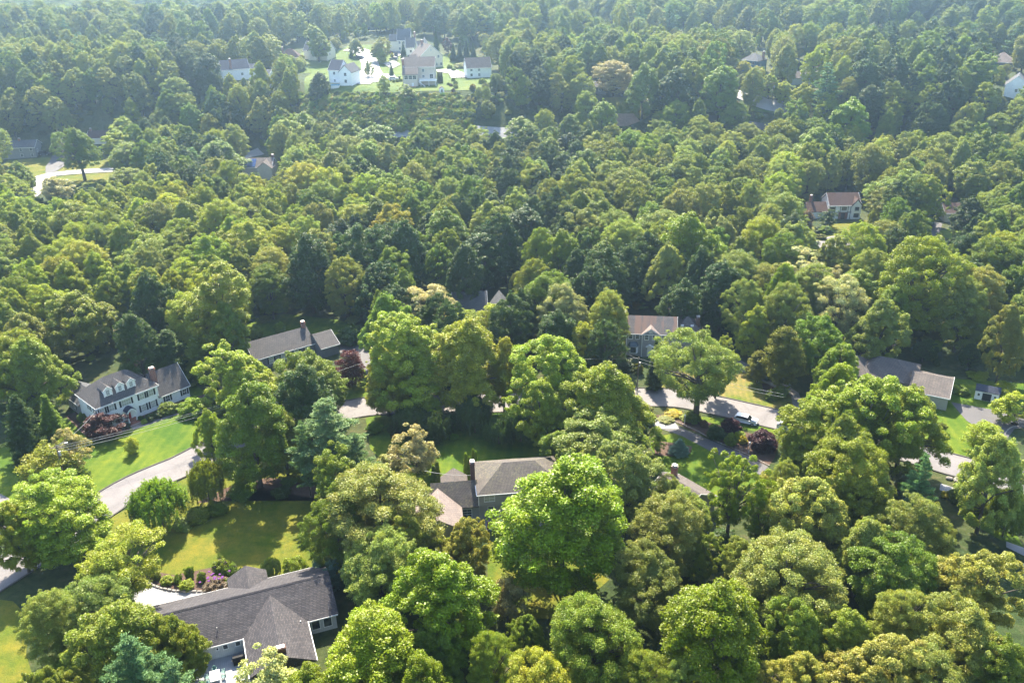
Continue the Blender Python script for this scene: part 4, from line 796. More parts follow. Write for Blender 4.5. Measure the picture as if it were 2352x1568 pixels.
def lamp_post(label, px, py, h=2.1):
    p = bp(px, py, 0); r = empty('lamp_post', (p.x, p.y, 0), 0, label, 'lamp post')
    b = MB(); b.tube((0, 0, 0), (0, 0, h), .05, .05, 8); b.build('post', M['trim'], r); b = MB(); b.box(-.13, .13, -.13, .13, h, h+.3); b.build('lantern', M['lampglass'], r)
    b = MB(); b.add([(-.18,-.18,h+.3),(.18,-.18,h+.3),(.18,.18,h+.3),(-.18,.18,h+.3),(0,0,h+.48)], [(3,2,1,0),(0,1,4),(1,2,4),(2,3,4),(3,0,4)]); b.build('lantern_cap', M['trim'], r)
lamp_post('white lamp post beside the dark driveway, near the purple shrub', 1720, 1040); lamp_post('white lamp post at the base of the tall pale tree', 1572, 977)
def mailbox(label, px, py, rz=0.5, n=1):
    p = bp(px, py, 0); r = empty('mailbox', (p.x, p.y, 0), rz, label, 'mailbox')
    b = MB(); b.box(-.07, .07, -.07, .07, 0, 1.1); b.box(-.06, .06, -.6, .5, .95, 1.05); b.build('post', M['trim'], r)
    b = MB(); o = [(.16*math.cos(a*math.pi/8), 1.18+.16*math.sin(a*math.pi/8)) for a in range(9)] + [(-.16, 1.06), (.16, 1.06)]; b.prism(o, 'y', -.6, -.05); b.build('box', M['trim'], r)
    b = MB(); b.box(.16, .19, -.3, -.1, 1.2, 1.36); b.build('flag', M['redpaint'], r)
mailbox('white mailbox at the road edge, left of the round weeping tree', 249, 1193); mailbox('white mailbox partly hidden under the leafy tree by the lawn', 243, 1250, .8)
# basketball hoop
p = bp(2326, 972, 0); r = empty('basketball_hoop', (p.x, p.y, 0), R(200), 'basketball hoop on a black stand at the edge of the dark driveway', 'basketball hoop')
b = MB(); b.path([(0, 0, .1), (0, 0, 2.6), (0, -.6, 3.0)], .07, .06, 8); b.build('post', M['darkmetal'], r); b = MB(); b.box(-.45, .45, -.1, .9, 0, .25); b.build('base', M['black'], r)
b = MB(); b.box(-.7, .7, -.65, -.6, 2.8, 3.75); b.build('backboard', M['lampglass'], r)
b = MB(); ring = [(.23*math.cos(a*math.pi/6), -.9+.23*math.sin(a*math.pi/6), 3.0) for a in range(13)]; b.path(ring, .015, .015, 4); b.build('rim', M['redpaint'], r)
# deck furniture behind the ranch house
def on(root, x, y, z=0.0): return Vector(wpt(root, x, y, z))
hz = HOUSE2.rotation_euler.z
r = empty('patio_table', on(HOUSE2, .75, -3.6, .22), hz, 'white rectangular patio table on the grey deck', 'table')
b = MB(); b.box(-.65, .65, -1.0, 1.0, .68, .74); b.build('tabletop', M['trim'], r)
for x in (-.55, .55):
    for y in (-.9, .9): b = MB(); b.box(x-.03, x+.03, y-.03, y+.03, 0, .68); b.build('leg', M['trim'], r)
def chair(label, x, y, rz):
    r = empty('patio_chair', on(HOUSE2, x, y, .22), hz + rz, label, 'chair', 'green chairs round the patio table')
    b = MB(); b.box(-.26, .26, -.25, .25, .4, .45); b.build('seat', M['greenplastic'], r)
    b = MB(); o = [(.27*math.cos(a*math.pi/6), .45+.4*math.sin(a*math.pi/6)+.1) for a in range(7)]; b.prism(o + [(-.27, .45), (.27, .45)], 'y', .22, .27); b.build('backrest', M['greenplastic'], r)
    for s in (-1, 1): b = MB(); b.box(s*.28-.03, s*.28+.03, -.22, .25, .62, .66); b.build('armrest', M['greenplastic'], r)
    for sx in (-.23, .23):
        for sy in (-.21, .21): b = MB(); b.tube((sx, sy, .4), (sx*1.15, sy*1.15, 0), .025); b.build('leg', M['greenplastic'], r)
chair('green patio chair at the house end of the white table', .75, -2.1, 0)
chair('green patio chair, right of the white table, near the house', 1.85, -3.0, R(-90)); chair('green patio chair, right of the white table, far from the house', 1.85, -3.9, R(-80))
chair('green patio chair, left of the white table, near the house', -.35, -3.2, R(90)); chair('green patio chair, left of the white table, far from the house', -.3, -4.1, R(100))
r = empty('covered_grill', on(HOUSE2, 4.1, -1.6, .22), hz, 'barbecue under a black cover against the ranch house deck wall', 'grill')
b = MB(); b.prism([(-.45, 0), (.45, 0), (.42, .95), (.25, 1.2), (-.25, 1.2), (-.42, .95)], 'x', -.8, .8); b.build('cover', M['black'], r)
b = MB(); b.box(-.95, -.8, -.3, .3, .7, .85); b.box(.8, .95, -.3, .3, .7, .85); b.build('side_shelf', M['darkmetal'], r)
# patio things behind the mossy house
r = empty('closed_parasol', on(HOUSE3, 1.5, -3.2), 0, 'closed red parasol standing on the shaded patio', 'parasol')
b = MB(); b.tube((0, 0, 0), (0, 0, 2.5), .03); b.build('pole', M['pole'], r); b = MB(); b.tube((0, 0, .9), (0, 0, 2.4), .2, .05, 8); b.build('canopy', M['redpaint'], r)
for i, (x, y, lb) in enumerate(((3.9, -.6, 'white metal garden chair under the small kitchen window'), (-.9, -.3, 'white metal garden chair by the glazed doors'))):
    r = empty('garden_chair', on(HOUSE3, x, y, .05), .3, lb, 'chair'); b = MB(); b.box(-.25, .25, -.25, .25, .4, .44); b.build('seat', M['trim'], r); b = MB()
    for k in range(5): b.box(-.24+k*.115, -.2+k*.115, .22, .25, .44, .95)
    b.box(-.25, .25, .22, .25, .92, .97); b.build('backrest', M['trim'], r)
    for sx in (-.22, .22):
        for sy in (-.22, .22): b = MB(); b.tube((sx, sy, .4), (sx, sy, 0), .02); b.build('leg', M['trim'], r)
r = empty('stacked_planters', on(HOUSE3, 2.9, -.5, .05), 0, 'heap of terracotta pots under the small kitchen window', 'pots'); b = MB(); b.tube((0, 0, 0), (0, 0, .7), .25, .38, 10); b.build('pot', M['terracotta'], r); b = MB(); b.tube((.5, .2, 0), (.5, .2, .5), .2, .3, 10); b.build('pot', M['terracotta'], r)
# stone edging, boulders, pool fence
def edging(name, label, pts, h=.3, w=.35, m='stone'):
    P = smooth_line([tuple(bp(*p)[:2]) for p in pts], .7); b = MB(); rnd = random.Random(4)
    for (x0, y0), (x1, y1) in zip(P[:-1], P[1:]):
        a = math.atan2(y1-y0, x1-x0); l = math.dist((x0, y0), (x1, y1))*.47; cx, cy2 = (x0+x1)/2, (y0+y1)/2; ww = w*rnd.uniform(.4, .6); hh = h*rnd.uniform(.8, 1.15)
        pts4 = [(cx+math.cos(a)*i*l-math.sin(a)*j*ww, cy2+math.sin(a)*i*l+math.cos(a)*j*ww) for i, j in ((-1,-1),(1,-1),(1,1),(-1,1))]
        b.add([(x, y, -.05) for x, y in pts4] + [(cx+(x-cx)*.85, cy2+(y-cy2)*.85, hh) for x, y in pts4], [(3,2,1,0),(4,5,6,7),(0,1,5,4),(1,2,6,5),(2,3,7,6),(3,0,4,7)])
    tag(b.build(name, M[m]), label, 'edging')
edging('stone_edging', 'curved low stone edging between pale driveway and flower bed', [(322,1324),(350,1344),(385,1355),(430,1359),(500,1357),(545,1352)])
edging('stone_edging', 'pale stone edging along the upper side of the dark driveway', [(1548,966),(1600,989),(1640,1011),(1715,1043),(1768,1070)], .12, .25)
edging('stone_edging', 'pale stone edging round the grass at the end of the dark driveway', [(2352,978),(2325,980),(2309,995),(2308,1015),(2318,1030)], .12, .3)
for i, (x, y, s, lb) in enumerate(((2180, 1100, .8, 'grey boulder beside the road at the right, nearest the shrubs'), (2200, 1106, 1.3, 'flat tan boulder on the grass by the right hand road'), (2238, 1117, 1.0, 'pale boulder next to the right hand driveway'))):
    p = bp(x, y); me = MB().ell((0, 0, .25*s), (.9*s, .6*s, .4*s), 9, 6); rnd = random.Random(i); me.v = [tuple(c*rnd.uniform(.85, 1.1) for c in v) for v in me.v]
    o = me.build('boulder', M['stone']); o.location = (p.x, p.y, 0); o.rotation_euler.z = i*1.3; tag(o, lb, 'boulder')
def picket(name, label, pts, h=1.3, sp=1.8, m='darkmetal', rails=(.3, 1.2)):
    P = [tuple(bp(*p)[:2]) for p in pts]; r = empty(name, (P[0][0], P[0][1], 0), 0, label, 'fence'); ox, oy = P[0]; b = MB(); rl = MB()
    for (x0, y0), (x1, y1) in zip(P[:-1], P[1:]):
        n = max(1, int(math.dist((x0, y0), (x1, y1))/sp)); pr = None
        for i in range(n+1):
            t = i/n; x, y = x0+(x1-x0)*t, y0+(y1-y0)*t; z = T(x, y)+.1; b.box(x-ox-.05, x-ox+.05, y-oy-.05, y-oy+.05, z-.6, z+h)
            if pr: 
                for q in rails: rl.tube((pr[0]-ox, pr[1]-oy, pr[2]+q), (x-ox, y-oy, z+q), .04, .04, 4)
            pr = (x, y, z)
    b.build('post', M[m], r)['kind'] = 'stuff' if False else 'thing'
    rl.build('rail', M[m], r)
picket('metal_fence', 'black metal fence along the drive of the brown roofed pair', [F1(1690, 768), F1(1780, 772), F1(1920, 768)]); picket('metal_fence', 'black metal fence round the pool beyond the dark spruces', [F1(1780, 500), F1(2000, 510), F1(2180, 500)])
# small sheds and play things far off
p = bp(*F1(1590, 945)); r = empty('play_house', (p.x, p.y, T(p.x, p.y)), .2, 'tiny white playhouse with brown roof at the lawn edge', 'playhouse')
b = MB(); gwall(b, -1, 1, -1, 1, -.5, 1.6, 2.3, 'y'); b.build('wall', M['trim'], r); b = MB(); gable(b, -1, 1, -1, 1, 1.65, 2.4, 'y', .15, .08); b.build('roof', M['sh_brown'], r)
b = MB(); b.box(-.3, .3, -1.05, -1, 0, 1.3); b.build('door', M['beam'], r)
p = bp(*F1(200, 885)); r = empty('covered_hot_tub', (p.x, p.y, T(p.x, p.y)+.2), 0, 'pale blue covered tub below the white house balcony', 'hot tub'); b = MB(); b.box(-1.8, 2.0, -1, 1, -.5, .9); b.build('tub', M['trim'], r); b = MB(); b.box(-1.85, 2.05, -1.05, 1.05, .9, 1.05); b.build('cover', M['poolcover'], r)
for k, (x, y, lb) in enumerate(((455, 805, 'black bin beside the white dark roofed house'), (1040, 775, 'dark bins by the garages of the beige deck house'))):
    p = bp(*F1(x, y)); r = empty('waste_bin', (p.x, p.y, T(p.x, p.y)+.2), k, lb, 'bin'); b = MB(); b.prism([(-.3, 0), (.3, 0), (.38, 1.1), (-.38, 1.1)], 'y', -.35, .35); b.build('body', M['black'], r); b = MB(); b.box(-.42, .42, -.4, .4, 1.1, 1.18); b.build('lid', M['darkmetal'], r)
# ------------------------------------------------------------------ tree meshes (local size: height 1 unit = 1 m of a model tree)
def leaf_mesh(name, C, Nn, size, wid, lv, m, rng, fold=.25):
    """C centres, Nn normals (n,3), per-leaf size; bent diamond leaves"""
    n = len(C); Nn = Nn / (np.linalg.norm(Nn, axis=1, keepdims=True) + 1e-9)
    r = rng.normal(size=(n, 3)); u = np.cross(Nn, r); u /= (np.linalg.norm(u, axis=1, keepdims=True) + 1e-9); v = np.cross(Nn, u)
    s = size[:, None]; ws = (size * wid)[:, None]
    V = np.empty((n, 4, 3)); V[:, 0] = C - u*s*.5 - Nn*s*fold*.5; V[:, 1] = C + v*ws*.5 + Nn*s*fold*.3; V[:, 2] = C + u*s*.5 - Nn*s*fold*.5; V[:, 3] = C - v*ws*.5 + Nn*s*fold*.3
    me = bpy.data.meshes.new(name); me.vertices.add(4*n); me.vertices.foreach_set('co', V.reshape(-1).astype(np.float32))
    me.loops.add(4*n); me.loops.foreach_set('vertex_index', np.arange(4*n, dtype=np.int32)); me.polygons.add(n)
    me.polygons.foreach_set('loop_start', np.arange(0, 4*n, 4, dtype=np.int32)); me.update(calc_edges=True)
    a = me.attributes.new('lv', 'FLOAT_VECTOR', 'FACE'); a.data.foreach_set('vector', lv.reshape(-1).astype(np.float32))
    me.materials.append(m); return me
def fib(n, rng, jit=.5):
    i = np.arange(n) + .5; z = 1 - 2*i/n; ph = i * 2.39996 + rng.normal(0, jit, n); r = np.sqrt(1 - z*z)
    return np.stack([r*np.cos(ph), r*np.sin(ph), z], 1)
def lobes_to_leaves(L, R, rng, per, leaf, flat=.8, up=.5, shell=.45, rnd=.55, tonevar=.35):
    """L lobe centres, R radii"""
    C = []; Nn = []; lv = []
    for c, r in zip(L, R):
        k = int(per * r * r * rng.uniform(.7, 1.25)); d = rng.normal(size=(k, 3)); d /= np.linalg.norm(d, axis=1, keepdims=True)
        d[:, 2] = np.where(d[:, 2] < -.35, -d[:, 2]*.6, d[:, 2])
        rr = r * (1 - shell * rng.random(k)**2 + rng.normal(0, .08, k)); p = c + d * rr[:, None] * np.array([1, 1, flat])
        C.append(p); Nn.append(d * .65 + np.array([0, 0, up]) + rng.normal(0, rnd, (k, 3)))
        tone = rng.random(); wm = rng.random()
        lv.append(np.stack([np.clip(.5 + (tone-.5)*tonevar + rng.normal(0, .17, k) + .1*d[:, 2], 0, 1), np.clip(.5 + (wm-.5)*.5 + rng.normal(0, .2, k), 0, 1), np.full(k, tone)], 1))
    C = np.concatenate(C); return C, np.concatenate(Nn), np.concatenate(lv), leaf * rng.uniform(.65, 1.35, len(C))
def mass_crown(seed, H, R, zb, prof, nl, lr, per, leaf, flat=.8, up=.5, knots=6, kamp=.22, inner=.3, wid=.62, rnd=.55, name='crown'):
    """crown of many leafy clumps set on an uneven envelope; prof(t) radius factor from bottom 0 to top 1"""
    rng = np.random.default_rng(seed); kd = rng.normal(size=(knots, 3)); kd /= np.linalg.norm(kd, axis=1, keepdims=True); ks = rng.uniform(-1, 1, knots)
    d = fib(nl, rng); L = []; Rr = []
    for v in d:
        t = .5 + .5*v[2]; t = min(1, max(0, t + rng.normal(0, .03))); amp = 1 + kamp * sum(s * max(0, float(v @ q))**3 for q, s in zip(kd, ks)) * 1.6 + rng.normal(0, .06)
        rad = R * prof(t) * amp; a = math.atan2(v[1], v[0]); rl = lr * rng.uniform(.65, 1.35)
        z = zb + (H - zb) * t * (1 + (amp-1)*.4); rad = max(0, rad - rl*.6); L.append((rad*math.cos(a), rad*math.sin(a), z - rl*.5)); Rr.append(rl)
    for _ in range(int(nl*inner)):
        t = rng.uniform(.12, .8); a = rng.uniform(0, 6.28); rad = R*prof(t)*rng.uniform(.15, .65); L.append((rad*math.cos(a), rad*math.sin(a), zb+(H-zb)*t)); Rr.append(lr*rng.uniform(.8, 1.2))
    for i in range(int(nl*.22)):                          # shoots standing out of the outline
        j = rng.integers(0, nl); q = L[j]; o = np.array([q[0], q[1], (q[2] - zb - (H-zb)*.3)]); o /= np.linalg.norm(o) + 1e-6; L.append(tuple(np.array(q) + o*lr*rng.uniform(.7, 1.3))); Rr.append(lr*rng.uniform(.3, .55))
    lx, ly = rng.uniform(-.06, .06, 2) if H > 7.5 else (0, 0)
    L = np.array(L); Rr = np.array(Rr); C, Nn, lv, sz = lobes_to_leaves(L, Rr, rng, per, leaf, flat, up, rnd=rnd)
    C = C + np.stack([C[:, 2]*lx, C[:, 2]*ly, np.zeros(len(C))], 1); r9 = float(np.percentile(np.hypot(C[:, 0] - C[:, 0].mean(), C[:, 1] - C[:, 1].mean()), 96)); k = R / r9; kz = (H - zb) / (float(np.percentile(C[:, 2], 99.6)) - zb)
    C = np.stack([(C[:, 0] - C[:, 0].mean()*.7)*k, (C[:, 1] - C[:, 1].mean()*.7)*k, zb + (C[:, 2] - zb)*kz], 1); L = np.stack([(L[:, 0] + L[:, 2]*lx)*k, (L[:, 1] + L[:, 2]*ly)*k, zb + (L[:, 2] - zb)*kz], 1)
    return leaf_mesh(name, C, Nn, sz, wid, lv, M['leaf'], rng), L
def trunk_mesh(seed, H, L, r0=.38, zf=.42, nlimb=12, m='bark', lean=.3, fork=None):
    rnd = random.Random(seed); mb = MB(); top = (rnd.uniform(-lean, lean), rnd.uniform(-lean, lean), H*zf)
    mid = (top[0]*.4, top[1]*.4, H*zf*.5); mb.path([(0, 0, -.6), (0, 0, 0), mid, top], r0*1.25, r0*.62, 8)
    ids = rnd.sample(range(len(L)), min(nlimb, len(L)))
    for i in ids:
        e = L[i]; k = rnd.uniform(.45, .95); b = (top[0]*k, top[1]*k, top[2]*k) if e[2] > H*zf*.7 else (top[0]*.6, top[1]*.6, H*zf*.6)
        m1 = (b[0]+(e[0]-b[0])*.35+rnd.uniform(-.4, .4), b[1]+(e[1]-b[1])*.35+rnd.uniform(-.4, .4), b[2]+(e[2]-b[2])*.5)
        m2 = (b[0]+(e[0]-b[0])*.7, b[1]+(e[1]-b[1])*.7, b[2]+(e[2]-b[2])*.8); mb.path([b, m1, m2, tuple(e)], r0*.42, .04, 5)
        for _ in range(2):
            q = (m2[0]+rnd.uniform(-1.3, 1.3), m2[1]+rnd.uniform(-1.3, 1.3), m2[2]+rnd.uniform(.2, 1.6)); mb.path([m1, q], r0*.16, .02, 4)
    return mb.build('trunk', M[m], None, True, True)
dome = lambda t: math.sqrt(max(0, 1 - ((t-.32)/.68)**2)) if t > .32 else (.62 + .38*math.sin(t/.32*math.pi/2))
oval = lambda t: math.sqrt(max(0, 1 - ((t-.38)/.62)**2.2)) if t > .38 else (.5 + .5*math.sin(t/.38*math.pi/2))
spire = lambda t: (1 - t)**.75 * min(1, .45 + t*3)
vase = lambda t: math.sqrt(max(0, 1 - ((t-.6)/.4)**2)) if t > .6 else .35 + .65*(t/.6)**.8
KIND = {}    # kind -> list of (crown mesh, trunk mesh, model height, model crown diameter)
def reg(kind, seeds, H, R, zb, prof, nl, lr, per, leaf, tz=.42, nlimb=12, r0=.38, **k):
    KIND[kind] = []
    for s in seeds:
        me, L = mass_crown(s, H, R, zb, prof, nl, lr, per, leaf, **k); KIND[kind].append((me, trunk_mesh(s, H, L, r0, tz, nlimb), H, 2*R))
reg('round', (11, 12, 13, 14), 17, 6.5, 3.4, dome, 210, 1.05, 400, .225, kamp=.42)
reg('oval', (21, 22, 23), 20, 5.6, 3.6, oval, 200, .95, 400, .235, inner=.2, up=.4, kamp=.45, flat=1.0)
reg('soft', (31, 32, 33, 34), 16, 6.2, 3.0, dome, 260, .9, 400, .2, up=.6, kamp=.4, flat=.7, wid=.5, rnd=.7)
reg('open', (41, 42), 18, 5.4, 4.5, vase, 80, 1.0, 340, .23, kamp=.5, inner=.45, nlimb=26)
reg('tall', (51, 52), 25, 4.8, 5, oval, 210, .92, 380, .23, kamp=.42, flat=1.1, tz=.6, nlimb=22)
reg('lone', (36, 37), 16, 6.2, 5.2, dome, 250, .85, 400, .2, nlimb=26, tz=.5, r0=.5, up=.5, kamp=.45, flat=.9, wid=.5, rnd=.7, inner=.2)
reg('small', (61, 62), 8, 3.2, 1.4, dome, 70, .8, 230, .22, tz=.4, r0=.16, kamp=.35)
def conifer(seed, H, R, z0, whorls, per, tipleaf, droop, clump, pw=.9, irregular=.2, plume=.35, name='crown', m='needle', wid=.16, nb=(5, 8)):
    rng = np.random.default_rng(seed); C = []; Nn = []; lv = []; sz = []; br = MB()
    for i in range(whorls):
        t = (i + .3) / whorls; z = z0 + (H - z0) * t; rr = R * ((1 - t)**pw * (1 - .25*(t < .12))) ; n = rng.integers(*nb); a0 = rng.uniform(0, 6.28)
        for j in range(n):
            a = a0 + 6.283*j/n + rng.normal(0, .18); l = max(.35, rr * rng.uniform(1 - irregular*2, 1 + irregular)); dz = -droop*l + rng.normal(0, .15)
            e = np.array([math.cos(a)*l, math.sin(a)*l, z + dz + .12*l]); b = np.array([0, 0, z]); br.path([tuple(b), tuple((b+e)/2 + np.array([0, 0, -.05*l])), tuple(e)], .05 + .01*l, .015, 4)
            k = int(per * l); s = rng.random(k)**.55; p = b + (e - b)*s[:, None]; spread = clump * (.5 + .5*l/R) * (1 - .35*s)
            off = rng.normal(size=(k, 3)) * np.array([1, 1, plume]) * spread[:, None]; p = p + off; p[:, 2] += .12*spread
            C.append(p); nn = rng.normal(0, .7, (k, 3)) + np.array([0, 0, .9]); Nn.append(nn); tn = rng.random()
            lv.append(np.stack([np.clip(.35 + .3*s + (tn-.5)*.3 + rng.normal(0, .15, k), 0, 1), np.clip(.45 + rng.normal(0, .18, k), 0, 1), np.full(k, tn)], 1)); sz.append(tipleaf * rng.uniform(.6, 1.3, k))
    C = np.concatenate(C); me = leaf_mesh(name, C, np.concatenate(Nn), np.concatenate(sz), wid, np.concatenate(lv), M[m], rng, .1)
    br.path([(0, 0, -.5), (0, 0, H*.5), (0, 0, H*.97)], .3, .04, 7); return me, br.build('trunk', M['bark'], None, True, True), H, 2*R
KIND['pine'] = [conifer(s, 22, 6.0, 3.5, 15, 135, .5, -.05, .55, .62, .32, .38, wid=.28, nb=(4, 8)) for s in (71, 72)]
KIND['spruce'] = [conifer(s, 14, 3.0, .8, 26, 190, .34, .3, .32, .95, .12, .5, wid=.3, nb=(8, 12)) for s in (75, 76)]
KIND['cedar'] = [conifer(s, 14, 4.2, 2.2, 22, 190, .34, -.25, .5, .5, .3, .8, wid=.4, nb=(6, 9)) for s in (78,)]
KIND['hemlock'] = [conifer(s, 15, 4.6, 1.0, 22, 190, .34, .12, .5, .7, .25, .4, wid=.35, nb=(6, 10)) for s in (81, 82)]
def weeping(seed, H=8, R=4.2):
    rng = np.random.default_rng(seed); C = []; Nn = []; lv = []; L = []
    for i in range(330):
        a = rng.uniform(0, 6.28); q = math.sqrt(rng.random()); r = R*q*rng.uniform(.85, 1.05); zt = H - (H*.3)*q**2 + rng.normal(0, .25)*(1+q); ln = (zt - .6) * rng.uniform(.35, .9) * (.35 + .65*q); k = int(20 + ln*34)
        s = rng.random(k); w_ = rng.normal(0, .13, 2); x = r*math.cos(a) + np.cumsum(np.zeros(k)) + s*w_[0]*2; y = r*math.sin(a) + s*w_[1]*2
        C.append(np.stack([x + rng.normal(0, .12, k), y + rng.normal(0, .12, k), zt - s*ln + rng.normal(0, .06, k)], 1)); o = np.array([math.cos(a), math.sin(a), .5])
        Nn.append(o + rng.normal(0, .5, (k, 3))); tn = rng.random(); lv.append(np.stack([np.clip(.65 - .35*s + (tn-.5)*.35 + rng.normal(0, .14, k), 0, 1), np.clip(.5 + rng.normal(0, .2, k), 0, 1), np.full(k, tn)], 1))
        if i % 12 == 0: L.append((r*.8*math.cos(a), r*.8*math.sin(a), zt - .3))
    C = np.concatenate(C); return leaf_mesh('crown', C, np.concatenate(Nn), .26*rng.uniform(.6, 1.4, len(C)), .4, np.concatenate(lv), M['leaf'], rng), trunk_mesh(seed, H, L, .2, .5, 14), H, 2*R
KIND['weep'] = [weeping(s) for s in (91, 92, 93)]
ball = lambda t: math.sqrt(max(0.02, 1 - ((t-.45)/.56)**2))
flame = lambda t: (max(0, 1 - t)**.6) * min(1, .6 + t*2)
def shrub(seed, prof, H, R, nl, lr, per, leaf, **k):
    me, L = mass_crown(seed, H, R, .05, prof, nl, lr, per, leaf, **k); mb = MB(); rnd = random.Random(seed)
    for i in range(7): e = L[rnd.randrange(len(L))]; mb.path([(e[0]*.1, e[1]*.1, -.1), (e[0]*.5, e[1]*.5, e[2]*.6), tuple(e)], .04, .01, 4)
    return me, mb.build('stem', M['bark'], None, True, True), H, 2*R
KIND['ball'] = [shrub(s, ball, 2, 1.2, 60, .3, 2600, .1, kamp=.08, inner=.4, flat=.9) for s in (101, 102)]
KIND['bush'] = [shrub(s, ball, 3, 2.0, 50, .62, 700, .2, kamp=.4, inner=.4) for s in (105, 106, 107)]
KIND['column'] = [shrub(s, flame, 6, .85, 70, .34, 1500, .13, kamp=.12, inner=.4, flat=1.4, up=.2) for s in (111,)]
KIND['dead'] = []
def dead(seed, H=14):
    rnd = random.Random(seed); mb = MB(); mb.path([(0,0,-.5),(.2,.1,H*.4),(.1,.3,H*.75),(.4,.2,H)], .22, .05, 6); 
    for i in range(16):
        z = H*rnd.uniform(.35, .95); a = rnd.uniform(0, 6.28); l = rnd.uniform(1.5, 4)*(1.2-z/H*.6); mx = (math.cos(a)*l*.5, math.sin(a)*l*.5, z+l*.35); mb.path([(.15,.15,z), mx, (math.cos(a)*l, math.sin(a)*l, z+l*.9)], .08, .02, 4)
        for _ in range(3): mb.path([mx, (mx[0]+rnd.uniform(-1.5, 1.5), mx[1]+rnd.uniform(-1.5, 1.5), mx[2]+rnd.uniform(.5, 2))], .035, .01, 4)
    return mb.build('trunk', M['deadwood'], None, True, True)
DEAD = dead(5)
PAL = {'vivid': (.1,.145,.003), 'lime': (.14,.175,.014), 'yellow': (.165,.19,.018), 'sage': (.13,.155,.034), 'pale': (.2,.2,.1), 'olive': (.11,.135,.014), 'green': (.085,.125,.011), 'dark': (.032,.058,.012),  # dark: deep green, set deeper to put the middle wood's shade into the leaves
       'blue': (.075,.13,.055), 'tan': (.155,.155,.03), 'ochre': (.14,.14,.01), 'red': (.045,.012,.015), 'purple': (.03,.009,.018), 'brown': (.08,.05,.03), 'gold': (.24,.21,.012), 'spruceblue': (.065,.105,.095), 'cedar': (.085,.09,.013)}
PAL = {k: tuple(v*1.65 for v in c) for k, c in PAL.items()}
rndT = random.Random(7); TREES = []
WORD = {'round': 'oak_tree', 'oval': 'maple_tree', 'soft': 'ash_tree', 'open': 'open_crowned_tree', 'tall': 'tall_tree', 'lone': 'willow_like_tree', 'small': 'small_tree', 'pine': 'pine_tree', 'spruce': 'spruce_tree', 'cedar': 'cedar_tree', 'hemlock': 'hemlock_tree', 'weep': 'weeping_tree', 'ball': 'shrub', 'bush': 'bush', 'column': 'column_conifer'}
def put(kind, x, y, H, wid, col, label=None, group=None, z=None, cat=None, var=None):
    crown, trunk, h0, w0 = (KIND[kind][var % len(KIND[kind])] if var is not None else rndT.choice(KIND[kind]))
    name = WORD[kind]; plant = kind in ('ball', 'bush')
    r = empty(name, (x, y, (T(x, y) if z is None else z)), rndT.uniform(0, 6.28), label, cat or ('shrub' if plant else 'tree'), group)
    s = wid / w0; r.scale = (s, s, H / h0); c = PAL[col]; j = [rndT.uniform(.92, 1.08) for _ in range(3)]
    o = link('foliage' if plant else 'crown', crown, r); o['tint'] = [float(a*b) for a, b in zip(c, j)]
    if plant or True: link('stem' if plant else 'trunk', trunk, r)
    TREES.append((x, y, wid)); return r
